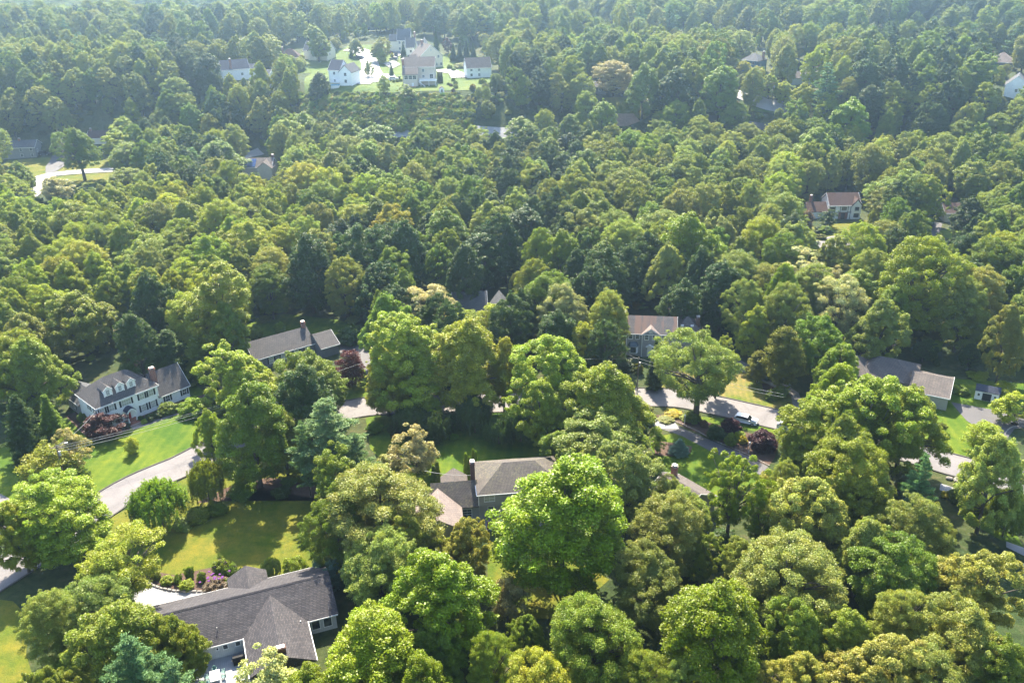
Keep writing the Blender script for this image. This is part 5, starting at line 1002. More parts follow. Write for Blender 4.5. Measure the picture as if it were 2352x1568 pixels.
# hand placed trees: crown centre x, crown top y, crown width (picture points), kind, colour, height in metres, base y or 0, label
HAND = '''
110 1092 240 round lime 14 0|broad leafy green tree over the left end of the curving road
95 1012 125 small yellow 8 0|yellowish spreading tree behind the utility pole at the left edge
178 978 78 small pale 8 1075|feathery pale tree just right of the lamp pole
20 1150 130 round lime 13 0|light green tree at the left edge above the road junction
262 1215 185 open lime 13 0|open yellow-green tree with seed heads at the left of the big lawn
235 1305 190 soft sage 11 0|fine leaved grey-green tree above the pale driveway end
95 1352 140 soft sage 12 0|pale grey-green tree at the lower left beside the dark oak
275 1368 270 round olive 14 0|dark olive oak hiding the left end of the ranch roof
400 1400 130 round olive 12 0|right hand lobe of dark oak leaning over the ranch roof
100 1505 150 round olive 13 0|olive tree at the bottom left behind the blue-green pine
290 1438 190 pine blue 16 0|blue-green pine at the bottom left beside the deck
390 1500 150 pine blue 14 0|smaller blue-green pine touching the patio deck
612 1490 165 small pale 9 0|grey-green tree covering the front of the ranch wing chimney
838 1392 280 oval vivid 16 0|bright green tree at the bottom right of the ranch house
1005 1240 270 oval vivid 18 0|tall bright green maple in front of the tan topped oak
870 1212 200 soft sage 14 0|grey-green sloping tree behind the tall bright maple
758 1285 50 small spruceblue 6 0|blue-grey small tree at the far corner of the ranch roof
948 1165 165 round olive 14 0|olive tree between the pale green tree and the mossy house
1062 1178 130 round tan 13 0|tan topped oak in front of the mossy house patio
868 1045 290 soft sage 18 0|large light green fine leaved tree left of the mossy house
765 1120 150 soft green 15 0|darker green side tree left of the large light green one
1290 1042 320 oval vivid 21 1350|huge vivid green maple covering the right half of the mossy house
1447 1022 190 round sage 16 0|rounded green tree between the huge maple and the striped lawn
1540 1130 190 soft sage 14 0|pale fine leaved tree right of the huge maple
1548 1092 95 soft sage 9 0|small grey-green tree before the chimney of the hidden brown roof
1130 322 75 round sage 12 0|grey-green tree in front of the buried brown roof edge
1925 606 70 open pale 12 0|thin pale tree in front of the deep hidden dark roof
1578 1108 120 soft sage 11 0|grey-green tree covering the front of the hidden brown roof
1715 1225 105 soft sage 10 0|low grey-green tree behind the massive vivid tree, left of the bare forked trunk
1615 1215 95 round olive 10 0|low olive tree under the brown hidden roof
1215 1400 95 round green 9 0|low green tree between the olive spiky tree and the back lawn
1085 1385 80 soft sage 8 0|low grey-green tree at the edge of the back lawn
1500 1250 180 soft sage 13 0|shaded grey-green tree below the right side of the huge maple
1668 1038 135 open vivid 17 1240|bright tree with bare forked trunk by the striped lawn
1752 1105 85 open vivid 14 0|small bright tree with dark stems, right of the forked one
1362 1345 240 soft olive 15 0|olive-green spiky tree at the bottom centre
1262 1482 185 round yellow 12 0|golden topped tree at the bottom edge
1120 1440 130 soft olive 12 0|dull olive tree at the bottom, left of the golden one
1165 1318 88 small pale 8 0|small pale tree on the patch of back lawn
1000 1420 140 oval green 12 0|dark green tree low at the bottom, under the tall bright maple
1650 1308 290 oval vivid 19 0|massive vivid green tree at the bottom right of centre
1822 1202 270 soft sage 15 0|broad pale grey-green tree in the lower right wood
1880 1078 220 round tan 16 0|tan-green oak above the broad pale grey-green tree
1990 1182 150 round sage 14 0|rounded grey-green tree right of the tan-green oak
1978 1008 205 round olive 17 0|brownish olive oak below the huge round tree
1812 1052 88 soft sage 13 0|small pale tree at the foot of the dark driveway
2128 1035 80 pine blue 14 0|slim blue-green pine beside the right hand road
2120 1140 175 soft sage 14 0|leafy grey-green tree under the slim blue-green pine
2080 1240 215 round green 14 0|darker green tree in the middle of the lower right wood
2262 1235 225 round tan 15 0|bronze tinged oak at the right edge, lower down
2300 990 150 oval sage 19 0|tall shaded grey-green tree at the right edge by the road
2330 1120 90 weep green 9 0|drooping dark tree at the right edge by the grass bank
2250 1085 85 small lime 7 0|airy light green sapling over the right hand drive
2070 1345 165 soft sage 13 0|grey-green tree low in the right wood, left of the corner trees
1850 1375 170 round olive 13 0|olive tree right of the massive vivid green one
1960 1392 180 round olive 12 0|yellow-olive oak low in the right wood
2250 1375 225 round sage 14 0|broad green tree in the bottom right corner group
2010 1440 240 round tan 13 0|yellowish oak along the bottom right edge
1850 1475 170 round tan 12 0|tan-tipped oak at the bottom, right of the vivid one
2160 1470 190 soft sage 12 0|pale tree at the bottom, left of the corner
2330 1470 160 round green 12 0|dark leafy tree in the very bottom right corner
1470 1480 150 soft olive 11 0|olive tree at the bottom between golden and vivid trees
950 1490 160 oval vivid 13 0|bright green tree at the bottom edge, right of the ranch tree
1560 1500 110 soft sage 11 0|small grey-green tree at the bottom, left of the massive vivid one
700 1510 150 oval vivid 12 0|bright green tree at the very bottom beside the ranch wing
165 653 175 round olive 18 0|big olive oak behind and left of the white colonial
48 712 135 round sage 17 0|pale silvery green tree at the left edge, mid height
58 775 165 round olive 17 0|olive tree at the left edge above the pointed conifer
100 905 80 spruce green 11 0|pointed green conifer left of the white colonial
150 990 60 small lime 5 0|small rounded tree below the pointed conifer
30 900 110 hemlock dark 14 0|very dark tree at the left edge beside the pointed conifer
335 625 130 round dark 20 0|dark olive tree behind the white colonial chimney
300 720 110 oval dark 18 0|dark tree behind the dormers of the white colonial
488 603 155 tall lime 25 0|tall sparse yellow-green tree left of the dark grey ranch
515 690 90 oval green 18 0|green tree tucked behind the tall sparse one
378 748 140 hemlock dark 13 0|dark feathery hemlock behind the colonial garage wing
440 770 80 hemlock green 11 0|green hemlock next to the dark feathery one
548 795 205 round yellow 18 0|large yellow-green tree right of the white colonial
600 878 175 oval green 20 1120|tall green tree in front of the yellow-green one, over the lawn
470 940 70 oval lime 12 0|light green edge tree hanging over the road bend
712 795 165 round green 16 0|dark glossy tree covering the grey ranch front
640 935 110 oval lime 14 0|mid green leafy tree between yellow-green tree and pines
768 903 190 pine blue 21 1130|tall blue-green pine beside the big lawn
812 985 110 pine blue 14 0|smaller blue-green pine, right of the tall one
690 960 80 pine blue 16 0|slender pine at the left of the tall blue-green one
810 797 76 small red 7 886|round dark red tree near the ranch driveway
945 728 215 round yellow 19 945|spreading yellow-green oak over the middle of the road
1080 733 205 round yellow 18 950|second spreading yellow-green oak, right of the first
880 800 120 round yellow 15 0|lower left limb mass of the spreading oaks
1155 775 95 oval ochre 17 0|orange tinted tree between the spreading oaks and the big round one
1290 764 230 round lime 20 0|tall light green crown at the heart of the picture
1395 835 225 round lime 19 0|broad light green crown right of the central one
1395 950 215 round sage 14 0|lower light green crown facing the dark driveway
1255 860 165 round lime 16 0|left light green crown above the shaded hedge
1300 985 120 round olive 10 0|shaded low crown beside the back lawn
1300 650 125 soft pale 17 0|pale soft crowned tree above the central group
1250 613 135 soft green 18 0|green tree just above the pale soft crowned one
1198 665 78 oval dark 15 0|narrow dark green tree left of the pale one
1400 668 100 soft sage 17 0|grey-green tree left of the rust streaked roof
1345 735 90 soft yellow 13 0|small yellow-green tree before the grey-green one
988 652 120 open pale 15 0|open pale tree in front of the slate roof
1130 690 78 small yellow 9 0|small yellow tree right of the slate roof
1060 712 105 soft lime 10 0|bushy light green tree under the slate roof
922 618 72 oval green 16 0|narrow green tree before the dark wood
872 665 55 oval green 13 0|slim green tree left of the narrow one
945 928 85 weep dark 7 1005|dark weeping tree at the left end of the shaded hedge row
1000 940 80 weep dark 6 0|dark weeping tree, second in the shaded hedge row
1088 905 90 weep dark 8 0|tall dark weeping tree in the middle of the hedge row
1145 950 80 weep dark 6 0|low dark weeping tree right of the tall one
1195 925 85 weep dark 8 0|dark weeping tree at the right end of the hedge row
958 978 115 small pale 7 1085|pale silvery flowering tree by the back lawn
1597 750 190 lone sage 19 965|lone pale willow-like tree at the road bend
1655 775 75 soft sage 14 0|small pale side crown of the lone willow-like tree
1502 778 52 spruce dark 13 893|dark narrow spruce before the grey colonial door
1790 750 100 cedar cedar 13 900|brownish cedar beside the mown lawn
1738 805 60 cedar cedar 9 880|smaller cedar left of the brownish one
1800 603 95 oval vivid 20 0|bright green tree in the wood behind the cedars
1738 700 78 oval lime 14 0|light green tree left of the cedars
1592 490 165 oval vivid 23 0|tall vivid tree above the shaded ivy wood
1530 560 110 round sage 18 0|grey-green tree left of the tall vivid one
1665 600 120 oval dark 18 0|dark ivy covered tree behind the lone willow-like one
1570 640 100 oval dark 15 0|dark ivy clad tree, left of the other ivy clad one
1756 495 115 soft lime 19 0|yellow-green tree below the timbered house path
1860 575 150 open pale 17 0|thin pale tree before the hidden dark roofed house
2138 527 215 soft lime 27 0|giant yellow-green tree on the right
1995 515 130 soft lime 20 0|yellow-green tree left of the giant one
1945 630 120 open pale 18 0|grey stemmed airy tree in the right hand wood
2030 680 130 round sage 17 0|shaded grey tree under the giant yellow-green one
1900 720 130 round green 16 0|dim grey-green tree behind the taupe roof
2270 610 140 soft sage 19 0|grey-green tree right of the giant one
2310 530 110 soft lime 17 0|light tree at the right edge, upper middle
2330 700 100 round sage 18 0|silvery shaded tree at the right edge above the shed
2330 890 95 small yellow 7 0|yellow-green small tree by the basketball hoop
1990 838 255 round lime 20 0|huge round tree before the taupe roof
1925 828 140 oval vivid 17 0|vivid green tree just behind the huge round one
2095 885 200 round lime 17 0|right shoulder crown beside the huge round tree
1875 925 175 round lime 15 0|left shoulder crown below the huge round tree
2255 962 88 small lime 6 1028|small dome shaped tree on the grass right of the huge one
1509 982 38 small green 4 1040|tiny round topiary tree in the mulch bed
375 1098 132 weep green 8 1212|round weeping tree at the edge of the big lawn
483 1057 84 weep olive 8.5 1155|taller weeping tree beside the road at the big lawn
307 1001 34 small lime 4 1041|little young tree alone on the colonial lawn
196 295 100 lone green 15 415|lone leafy tree by the far left road
285 268 88 round lime 15 0|tall light tree behind the cream ranch house
272 298 80 round lime 13 0|light green tree right of the cream ranch house
288 328 100 soft sage 14 0|grey-green tree before the far left road bend
370 287 82 round lime 16 0|lime tree with oval crown above the left road
498 320 112 oval green 16 0|deep green tree right of the far left road
438 335 75 pine blue 14 0|pale blue-green pine between two green trees
415 315 45 small pale 8 0|small white flowering tree by the left road
120 402 78 small pale 9 0|pale whitish tree beside the far left road
40 370 75 round olive 12 0|dark olive tree before the split level house
25 400 90 soft lime 13 0|light green tree at the left edge by the far road
285 382 105 soft olive 12 0|dull green tree below the far left road bend
700 258 90 oval green 17 0|green tree at the foot of the shrubby slope
790 275 95 oval green 17 0|second green tree at the foot of the shrubby slope
860 285 110 oval green 16 0|green tree right of the second one below the slope
1200 270 115 oval green 18 0|first of three green trees below the dark hill wood
1305 262 80 oval green 19 0|middle of three green trees below the dark hill wood
1385 232 85 oval green 23 0|tall green tree left of the dry yellow lawn
1080 290 85 round lime 17 0|pale green tree left of the three green ones
1345 345 110 oval green 19 0|dark green tree at the centre of the picture top half
1240 365 90 oval green 17 0|dark green tree left of the central one
1238 418 68 oval dark 15 0|isolated dark crown in the pale middle wood
1132 438 100 oval dark 16 0|large dark crown left of the isolated one
1392 440 65 oval dark 15 0|small dark crown in the pale middle wood
1288 530 105 oval vivid 18 0|vivid pointed tree at the edge of the dark middle wood
925 508 130 round dark 21 0|blue-black tree left in the dark middle wood
820 520 140 round dark 21 0|dark rounded tree at the left of the dark middle wood
700 540 130 oval dark 21 0|shadowed tree above the dark grey ranch
1160 490 110 round dark 20 0|dark tree in the heart of the middle wood
1060 560 110 round dark 18 0|dark tree near the front of the middle wood
885 470 110 round ochre 18 0|ochre tinted tree above the dark middle wood
805 445 60 soft yellow 14 0|bright yellow tree in the left part of the middle wood
1408 140 95 soft pale 14 222|pale round tree by the shaded white car
1480 148 90 oval green 22 0|green tree right of the pale round one
1560 155 100 oval dark 22 0|dark green tree above the yellow roadside trees
1660 150 95 oval green 22 0|big green tree left of the yellow roadside row
1650 112 42 oval yellow 9 0|first yellow roadside tree from the left
1682 124 42 oval yellow 9 0|second yellow roadside tree from the left
1712 138 45 oval yellow 9 0|third yellow roadside tree from the left
1738 152 50 oval yellow 10 0|fourth yellow roadside tree from the left
1770 170 52 oval yellow 10 0|fifth yellow roadside tree from the left
1805 185 48 oval yellow 10 0|sixth yellow roadside tree from the left
1845 192 62 oval yellow 13 0|largest yellow roadside tree at the right of the row
1520 250 55 small yellow 9 0|small yellow tree by the dirt patch
1905 140 80 pine blue 22 0|blue-green pine right of the pale blue house
1955 225 115 oval vivid 20 0|vivid tree at the middle of the right hand wood
1870 292 125 oval green 21 0|large green crown below the vivid right hand one
1690 235 80 oval green 16 0|dark green tree at the left of the shaded street
1790 395 90 soft lime 16 0|pale yellow-green tree left of the timbered house
1735 405 60 small sage 14 0|silvery tree left of the pale yellow-green one
2070 392 130 soft sage 17 0|silvery round tree right of the timbered house
2060 430 110 soft sage 13 0|pale tree directly beside the timbered house gable
2140 405 90 round lime 16 0|light green tree before the dark wood at right
2240 452 105 round dark 15 0|dark conical crowned tree before the cream cottage
2290 420 90 soft sage 16 0|silvery tree above the cream cottage
1852 478 45 small brown 7 0|small red-brown tree left of the timbered house
1905 478 45 small dark 6 0|dark small tree at the timbered house wall
735 168 60 round dark 11 228|dark round tree left of the white dark roofed house
605 78 70 round sage 16 0|round grey-green crown left of the street
725 58 70 round sage 18 0|round leafy tree above the grey peaks
848 140 25 small green 6 178|little round tree on the street island
815 88 42 round sage 9 0|pale tree above the street
870 85 48 round sage 12 0|grey-green tree left of the cream cluster
875 108 28 small sage 8 0|smaller tree at the corner of the cream cluster
900 145 14 spruce dark 8 178|dark cone shaped spruce at the beige house
925 95 18 spruce dark 9 0|dark cone shaped spruce at the cream cluster
1028 85 28 small purple 8 0|purple leaved tree behind the cream gable house
1040 98 22 spruce dark 9 0|first dark spruce right of the purple tree
1055 94 22 spruce dark 10 0|second dark spruce right of the purple tree
1070 92 24 spruce dark 10 0|third dark spruce right of the purple tree
1086 98 22 spruce dark 9 0|fourth dark spruce right of the purple tree
1000 60 22 spruce dark 18 0|tall black-green conifer above the purple tree
208 54 20 spruce dark 17 0|black-green spire on the upper left ridge
880 170 30 small sage 8 0|thin tree before the beige deck house
935 192 50 small green 7 0|small green tree on the lower lawn edge
'''
for i, row in enumerate(HAND.strip().splitlines()):
    a, lb = row.split('|'); x, yt, wp, kind, col, H, yb = a.split(); x, yt, wp, H, yb = float(x), float(yt), float(wp), float(H), float(yb)
    pt = bp(x, yt, H); q0 = pj(pt.x, pt.y, pt.z)[2]; ph = math.atan2(CAMH - pt.z, pt.y); ah = wp*q0/FPX/2; chh = H*.38
    if kind not in ('spruce', 'column'): yt += (math.sqrt((ah*math.sin(ph))**2 + (chh*math.cos(ph))**2) - chh*math.cos(ph)) * FPX/q0 * .85
    if yb:
        g = bp(x, yb); q = pj(g.x, g.y, g.z)[2]; lo, hi = 1., 40.
        for _ in range(24):
            m = (lo+hi)/2
            if pj(g.x, g.y, g.z + m)[1] < yt: hi = m
            else: lo = m
        H = lo; X, Y = g.x, g.y
    else:
        p = bp(x, yt + 2, H); X, Y = p.x, p.y; q = pj(X, Y, T(X, Y) + H*.6)[2]
    put(kind, X, Y, H, wp * q / FPX * .96, col, lb, var=i)
# shrubs: x, centre-base y, width, kind, colour, height m | label
SHR = '''
241 1000 95 small red 5.2|large dark red shrub in front of the white colonial
452 948 70 ball lime 3.6|big clipped yellow-green dome shrub at the colonial garage wing
387 946 44 ball green 2.2|clipped round green shrub at the colonial garage wing
413 942 15 ball green 1.7|little round shrub between the domes
345 965 26 ball dark 1.4|first clump of the clipped hedge before the colonial windows
362 958 26 ball dark 1.4|middle clump of the clipped hedge before the colonial windows
377 951 22 ball dark 1.4|last clump of the clipped hedge before the colonial windows
324 966 14 ball dark 1.2|small dark shrub right of the brick steps
332 972 14 ball lime 1.0|yellow-green tuft right of the brick steps
290 980 20 ball spruceblue 1.1|blue-grey mound left of the brick steps
190 967 22 ball green 2.0|round shrub at the left corner of the colonial
199 983 22 ball green 2.0|second round shrub at the left corner of the colonial
590 775 32 ball green 3.0|round shrub on the bank behind the grey ranch
645 764 27 ball green 3.0|second round shrub on the bank behind the grey ranch
805 785 62 bush dark 4|dark wide bush above the ranch driveway
855 1345 10 ball green 1|tiny clipped bush by the maple
1678 988 43 ball purple 2.6|dark purple round shrub behind the parked white car
1751 1029 64 ball purple 3.8|larger dark purple round shrub beside the dark driveway
1560 1041 54 spruce spruceblue 3.2|squat blue spruce in the mulch bed
1645 1005 42 ball dark 2.3|dark round shrub in the long planting bed
1678 1020 34 bush green 2.4|green spreading shrub in the long planting bed
1705 1016 22 ball gold 1.5|golden ball shrub beside the purple one
1616 978 20 ball brown 1.4|brown-red small shrub near the tall pale tree base
1590 966 40 bush green 2.2|green bush around the base of the tall pale tree
1700 1002 26 ball lime 1.0|low lime tuft behind the golden ball
1640 985 22 ball sage 1.0|grey-green low mound in the long bed
1545 953 40 ball gold .9|low golden groundcover mound by the road
1575 962 30 ball lime .7|low lime groundcover mound by the road
1530 966 36 ball sage .7|silvery groundcover mound at the bed end
1770 915 30 bush green 2.0|bush at the foot of the cedars
1790 908 40 bush sage 2.2|spreading juniper under the brownish cedar
1728 862 34 bush sage 2.2|grey bush under the smaller cedar
2194 1148 38 ball olive 2.2|round clipped shrub beside the right hand drive
2246 1172 38 ball olive 2.2|second round clipped shrub beside the right hand drive
2219 1164 28 ball gold 1.5|golden mound between two clipped shrubs
2272 1174 22 ball gold 1.3|golden mound right of the clipped shrubs
2175 1140 26 ball gold 1.0|golden mound left of the clipped shrubs
2300 905 60 bush lime 2.4|leafy bush by the garden shed
2205 900 40 bush green 1.6|low green bush behind the garden shed
437 1326 22 bush green 2.0|purple flowered bush, leftmost in the bed
410 1338 20 bush green 1.6|small bush with purple flowers by the stone edging
465 1334 20 bush green 1.7|round flowered bush in the middle of the bed
510 1314 42 bush green 2.4|broad bush with purple flowers at the lawn side
535 1318 30 bush green 1.8|flowered bush right of the broad one
500 1350 62 ball brown 1.5|brownish feathery shrub in the flower bed
430 1350 34 ball lime 1.4|bright grassy clump by the stone edging
385 1338 30 ball lime 1.2|light green clump at the left of the bed
525 1342 22 ball lime 1.2|light clump at the right of the bed
555 1325 22 ball dark 1.8|small conical dark shrub at the bump roof
360 1328 22 ball olive 1.5|straw coloured clump at the bed end
345 1318 20 bush lime 1.8|light leafy bush at the left end of the edging
680 1315 52 bush lime 2.8|bright lime bush behind the ranch roof
625 1318 46 weep dark 2.8|dwarf weeping spruce behind the ranch roof
605 1322 24 bush spruceblue 1.2|low blue-green conifer behind the ranch roof
745 1330 62 bush spruceblue 4|blue-grey bush at the ranch roof corner
1006 1108 17 column green 4.6|single flame shaped conifer left of the mossy house
997 1106 13 column green 3.6|shorter flame shaped conifer at its left
1072 1104 15 column green 6.0|tall flame shaped conifer beside the chimney
1080 1103 12 column green 5.2|flame shaped conifer touching the chimney
1089 1094 11 column green 6.0|flame shaped conifer behind the chimney, left
1095 1094 10 column green 5.6|flame shaped conifer behind the chimney, right
455 1190 60 bush olive 1.8|low scrub between the two weeping trees
500 1175 50 bush green 1.6|low scrub right of the round weeping tree
420 1212 40 bush sage 1.4|grey scrub at the round weeping tree base
560 1135 60 bush green 2.4|bush in the shade under the tall green tree
900 1070 60 bush sage 2.2|pale bush at the edge of the pines
970 945 50 bush dark 2.6|dark hedge bush behind the weeping trees
1040 980 60 bush dark 2.8|dark hedge bush in the weeping row
1180 985 60 bush dark 2.8|dark hedge bush at the right of the weeping row
'''
def bush_group(x, y, w_, kind, col, H, lb):
    g = bp(x, y); q = pj(g.x, g.y, g.z)[2]; return put(kind, g.x, g.y, H, w_ * q / FPX, col, lb, cat='shrub' if kind != 'column' else 'conifer')
for row in SHR.strip().splitlines():
    a, lb = row.split('|'); x, y, wp, kind, col, H = a.split(); r = bush_group(float(x), float(y), float(wp), kind, col, float(H), lb)
    if 'flower' in lb and 'bed' not in lb.split('purple')[0][:3]:
        fm = MB(); rd = random.Random(int(float(x))); w0 = 2.0; 
        for _ in range(16):
            a = rd.uniform(0, 6.28); t = rd.uniform(.0, 1.0); fm.ell((math.cos(a)*w0*.95*t, math.sin(a)*w0*.95*t, 2.9 - 1.4*t*t), (.13, .13, .1), 6, 4)
        fm.build('flowers', M['flower'], r)
for (x, y, w_, H, c, lb) in ((905,190,8,1.4,'green','first round shrub under the beige house wall'),(913,189,8,1.4,'green','second round shrub under the beige house wall'),(921,188,8,1.4,'green','third round shrub under the beige house wall'),
    (1030,196,8,1.2,'dark','dark shrub at the top of the lawn shrub row'),(1041,187,10,1.6,'green','round green shrub at the top of the lawn row'),(1046,194,11,1.7,'green','second round shrub of the lawn row'),(1047,203,12,1.9,'lime','biggest round shrub of the lawn row'),(1036,199,9,1.3,'purple','dark reddish shrub of the lawn row'),(1041,211,9,1.4,'purple','lowest reddish shrub of the lawn row'),
    (770,224,11,1.3,'dark','first dot shrub along the lawn foot'),(784,223,11,1.3,'dark','second dot shrub along the lawn foot'),(810,219,10,1.3,'dark','third dot shrub along the lawn foot'),(822,217,10,1.3,'dark','fourth dot shrub along the lawn foot'),(836,217,10,1.4,'dark','fifth dot shrub along the lawn foot'),
    (1033,160,14,2.4,'green','rounded shrub by the pool hedge'),(1042,164,12,1.6,'green','low shrub by the pool hedge'),(1060,156,36,2.4,'sage','grey hedge before the pool'),(1035,132,12,2,'lime','bright shrub left of the pool'),(1065,140,10,1.4,'green','shrub at the pool edge'),(1096,137,10,1.8,'lime','bright shrub right of the pool'),
    (807,134,11,2.6,'dark','clipped square shrub on the street verge'),(901,133,9,2.4,'gold','golden topped shrub near the parked black car'),(897,124,12,1.6,'red','red flower bed shrub near the parked black car')):
    bush_group(x, y, w_, 'ball', c, H, lb)
for (x, y, lb) in ((1007,190,'first dark column conifer at the white deck'),(1011,191,'second dark column conifer at the white deck'),(1015,190,'third dark column conifer at the white deck')):
    g = bp(x, y); put('column', g.x, g.y, 4.8, 1.3, 'dark', lb, cat='conifer')
# bare dead trees
for (x, y, H, lb) in ((975, 385, 13, 'bare white dead tree among the middle wood'), (135, 300, 16, 'leaning bare trunk before the dark upper left wood'), (425, 700, 12, 'bare grey branches beside the tall sparse tree'), (1310, 560, 13, 'bare forked trunk in front of the dark middle wood')):
    p = bp(x, y, H); r = empty('dead_tree', (p.x, p.y, T(p.x, p.y)), x, lb, 'dead tree'); r.scale = (1, 1, H/14); link('trunk', DEAD, r)

# ------------------------------------------------------------------ the woods that fill the rest
# picture areas that must stay open to view: (outline, ground depth is taken at the last point)
KEEP = [[(150,860),(330,780),(440,830),(440,950),(500,1010),(300,1100),(200,1140),(150,990)], [(200,1150),(500,1010),(640,1000),(640,1090),(560,1110),(720,1180),(760,1290),(740,1420),(460,1560),(430,1480),(330,1400),(320,1330),(250,1220)],
    [(555,775),(700,740),(785,755),(790,810),(620,830)], [(560,745),(780,735),(780,770),(560,780)], [(790,780),(890,850),(880,915),(830,920),(780,850)], [(835,910),(900,905),(1040,915),(1040,940),(900,1000),(850,965)], [(1010,1010),(1230,990),(1240,1060),(1160,1200),(1080,1200),(990,1110)],
    [(1435,715),(1610,730),(1600,790),(1500,890),(1435,820)], [(1500,900),(1560,830),(1840,890),(1860,960),(1790,990),(1780,1060),(1740,1080),(1600,1130),(1490,1060)], [(1970,810),(2090,820),(2190,860),(2190,930),(1990,850)], [(2180,860),(2352,880),(2352,1010),(2290,1100),(2130,1060),(2200,960)],
    [(2150,1090),(2290,1110),(2280,1230),(2200,1160)], [(1855,455),(1985,448),(1985,525),(1865,530)], [(2140,470),(2220,470),(2200,530),(2130,550)], [(0,315),(100,320),(240,300),(265,340),(330,390),(170,440),(60,450),(0,420)], [(555,350),(625,350),(625,400),(555,395)],
    [(1050,688),(1122,688),(1115,703),(1050,706)], [(700,150),(760,130),(800,100),(870,80),(1020,90),(1160,150),(1090,205),(1040,215),(900,225),(760,235),(690,220)], [(700,216),(1060,212),(1050,262),(960,268),(700,258)], [(1395,190),(1480,195),(1490,290),(1410,295)], [(1700,105),(1775,120),(1770,155),(1700,155)], [(1800,150),(1885,150),(1885,200),(1810,200)],
    [(2060,68),(2125,68),(2120,84),(2060,84)], [(2268,115),(2335,115),(2330,135),(2275,135)], [(2305,172),(2352,172),(2352,225),(2310,215)], [(506,140),(574,140),(574,163),(510,165)], [(645,108),(750,98),(752,118),(650,128)], [(1690,205),(1765,225),(1765,265),(1695,245)], [(1120,1220),(1230,1270),(1300,1320),(1240,1360),(1130,1300)],
    [(0,1370),(50,1380),(60,1500),(0,1568)], [(0,1280),(60,1300),(40,1380),(0,1390)], [(845,302),(940,298),(940,312),(845,312)], [(1540,1065),(1615,1120),(1600,1140),(1545,1100)], [(810,300),(840,300),(840,318),(810,318)],[(1115,308),(1150,308),(1150,328),(1115,328)]]
KD = []
for poly in KEEP:
    by = max(p[1] for p in poly); bx = [p[0] for p in poly if p[1] == by][0]; g = bp(bx, by); ty = min(p[1] for p in poly); tx = [p[0] for p in poly if p[1] == ty][0]; g2 = bp(tx, ty); KD.append((poly, pj(g.x, g.y, g.z)[2], pj(g2.x, g2.y, g2.z)[2]))
def inside(x, y, poly):
    c = False; n = len(poly)
    for i in range(n):
        (x1, y1), (x2, y2) = poly[i], poly[(i+1) % n]
        if (y1 > y) != (y2 > y) and x < (x2-x1)*(y-y1)/(y2-y1) + x1: c = not c
    return c
SUNNY = [tuple(bp(*q)[:2]) for q in ((1425,235),(1455,250),(1740,236),(1715,225),(1930,515),(1960,520),(2230,1025),(2160,1000),(1640,870),(1700,900),(1600,1110),(1560,1060),(300,960),(420,960),(230,1060),(330,1020),(560,1300),(500,1320),(1200,1290),(1150,1260),(60,425),(200,415),(800,215),(900,210),(1000,205),(1100,195),(850,260),(960,250),(760,250),(30,1450))]
def blocked(x, y, H, w_):
    for sx, sy in SUNNY:
        if 0 < y - sy < H*1.0 and abs(x - sx) < w_*.5 + 4: return True
    g0 = pj(x, y, T(x, y) + H*.8)
    if g0[0] < 340 and 1040 < g0[1] < 1340: return True
    z = T(x, y); b = pj(x, y, z); 
    for poly, dn, df in KD:
        if inside(b[0], b[1], poly) : return True
        if b[2] > (dn+df)/2 + 6: continue
        for du, dh in ((0, 1.0), (0, .55), (-.42, .6), (.42, .6), (-.3, .9), (.3, .9), (0, .8)):
            q = pj(x + du*w_, y, z + dh*H)
            if inside(q[0], q[1], poly): return True
    for fx, fy, fr in FOOT:
        if abs(fx-x) < fr + w_*.35 and abs(fy-y) < fr + w_*.35: return True
    return False
for r in [o for o in S.objects if o.get('category') == 'tree']:
    x, y, z = r.location; cr_o = [c for c in r.children if c.name.startswith('crown')][0]; w_ = cr_o.dimensions.x*r.scale.x; H = cr_o.dimensions.z*r.scale.z*1.05; b = pj(x, y, z)
    for poly, dn, df in KD:
        if b[2] > dn: continue
        n_in = sum(inside(*pj(x + du*w_, y, z + dh*H)[:2], poly) for du, dh in ((0, 1.0), (0, .7), (-.4, .6), (.4, .6), (-.3, .9), (.3, .9)))
        if n_in >= 2: print('COVER', n_in, r['label'], [round(v) for v in pj(x, y, z+H)[:2]], round(w_*FPX/b[2]), 'poly', poly[0])
RP = [(p, w_) for P, w_ in ROADS for p in P[::2]]
# colour patches: picture x, y, radius, palette; dark leaves paint in the shaded faces of the middle wood
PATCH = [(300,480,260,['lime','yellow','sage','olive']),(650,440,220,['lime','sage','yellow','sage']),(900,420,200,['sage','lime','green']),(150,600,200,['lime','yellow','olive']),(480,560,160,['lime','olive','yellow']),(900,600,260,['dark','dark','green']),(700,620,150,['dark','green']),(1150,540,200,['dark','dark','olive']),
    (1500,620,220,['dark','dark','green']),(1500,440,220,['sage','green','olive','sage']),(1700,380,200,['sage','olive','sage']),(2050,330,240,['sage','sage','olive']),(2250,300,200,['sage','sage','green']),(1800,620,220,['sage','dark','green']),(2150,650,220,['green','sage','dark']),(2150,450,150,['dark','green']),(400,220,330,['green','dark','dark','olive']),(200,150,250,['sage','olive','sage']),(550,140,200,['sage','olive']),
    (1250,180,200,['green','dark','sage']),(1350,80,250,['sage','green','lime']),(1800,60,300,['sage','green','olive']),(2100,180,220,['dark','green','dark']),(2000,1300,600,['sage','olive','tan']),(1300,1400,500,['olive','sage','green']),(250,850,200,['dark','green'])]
rf_ = random.Random(31)
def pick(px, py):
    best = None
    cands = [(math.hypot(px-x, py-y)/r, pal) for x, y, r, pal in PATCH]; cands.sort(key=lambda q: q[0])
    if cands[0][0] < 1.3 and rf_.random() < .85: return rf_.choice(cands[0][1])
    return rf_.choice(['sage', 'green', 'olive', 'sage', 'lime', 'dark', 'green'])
cell = {}
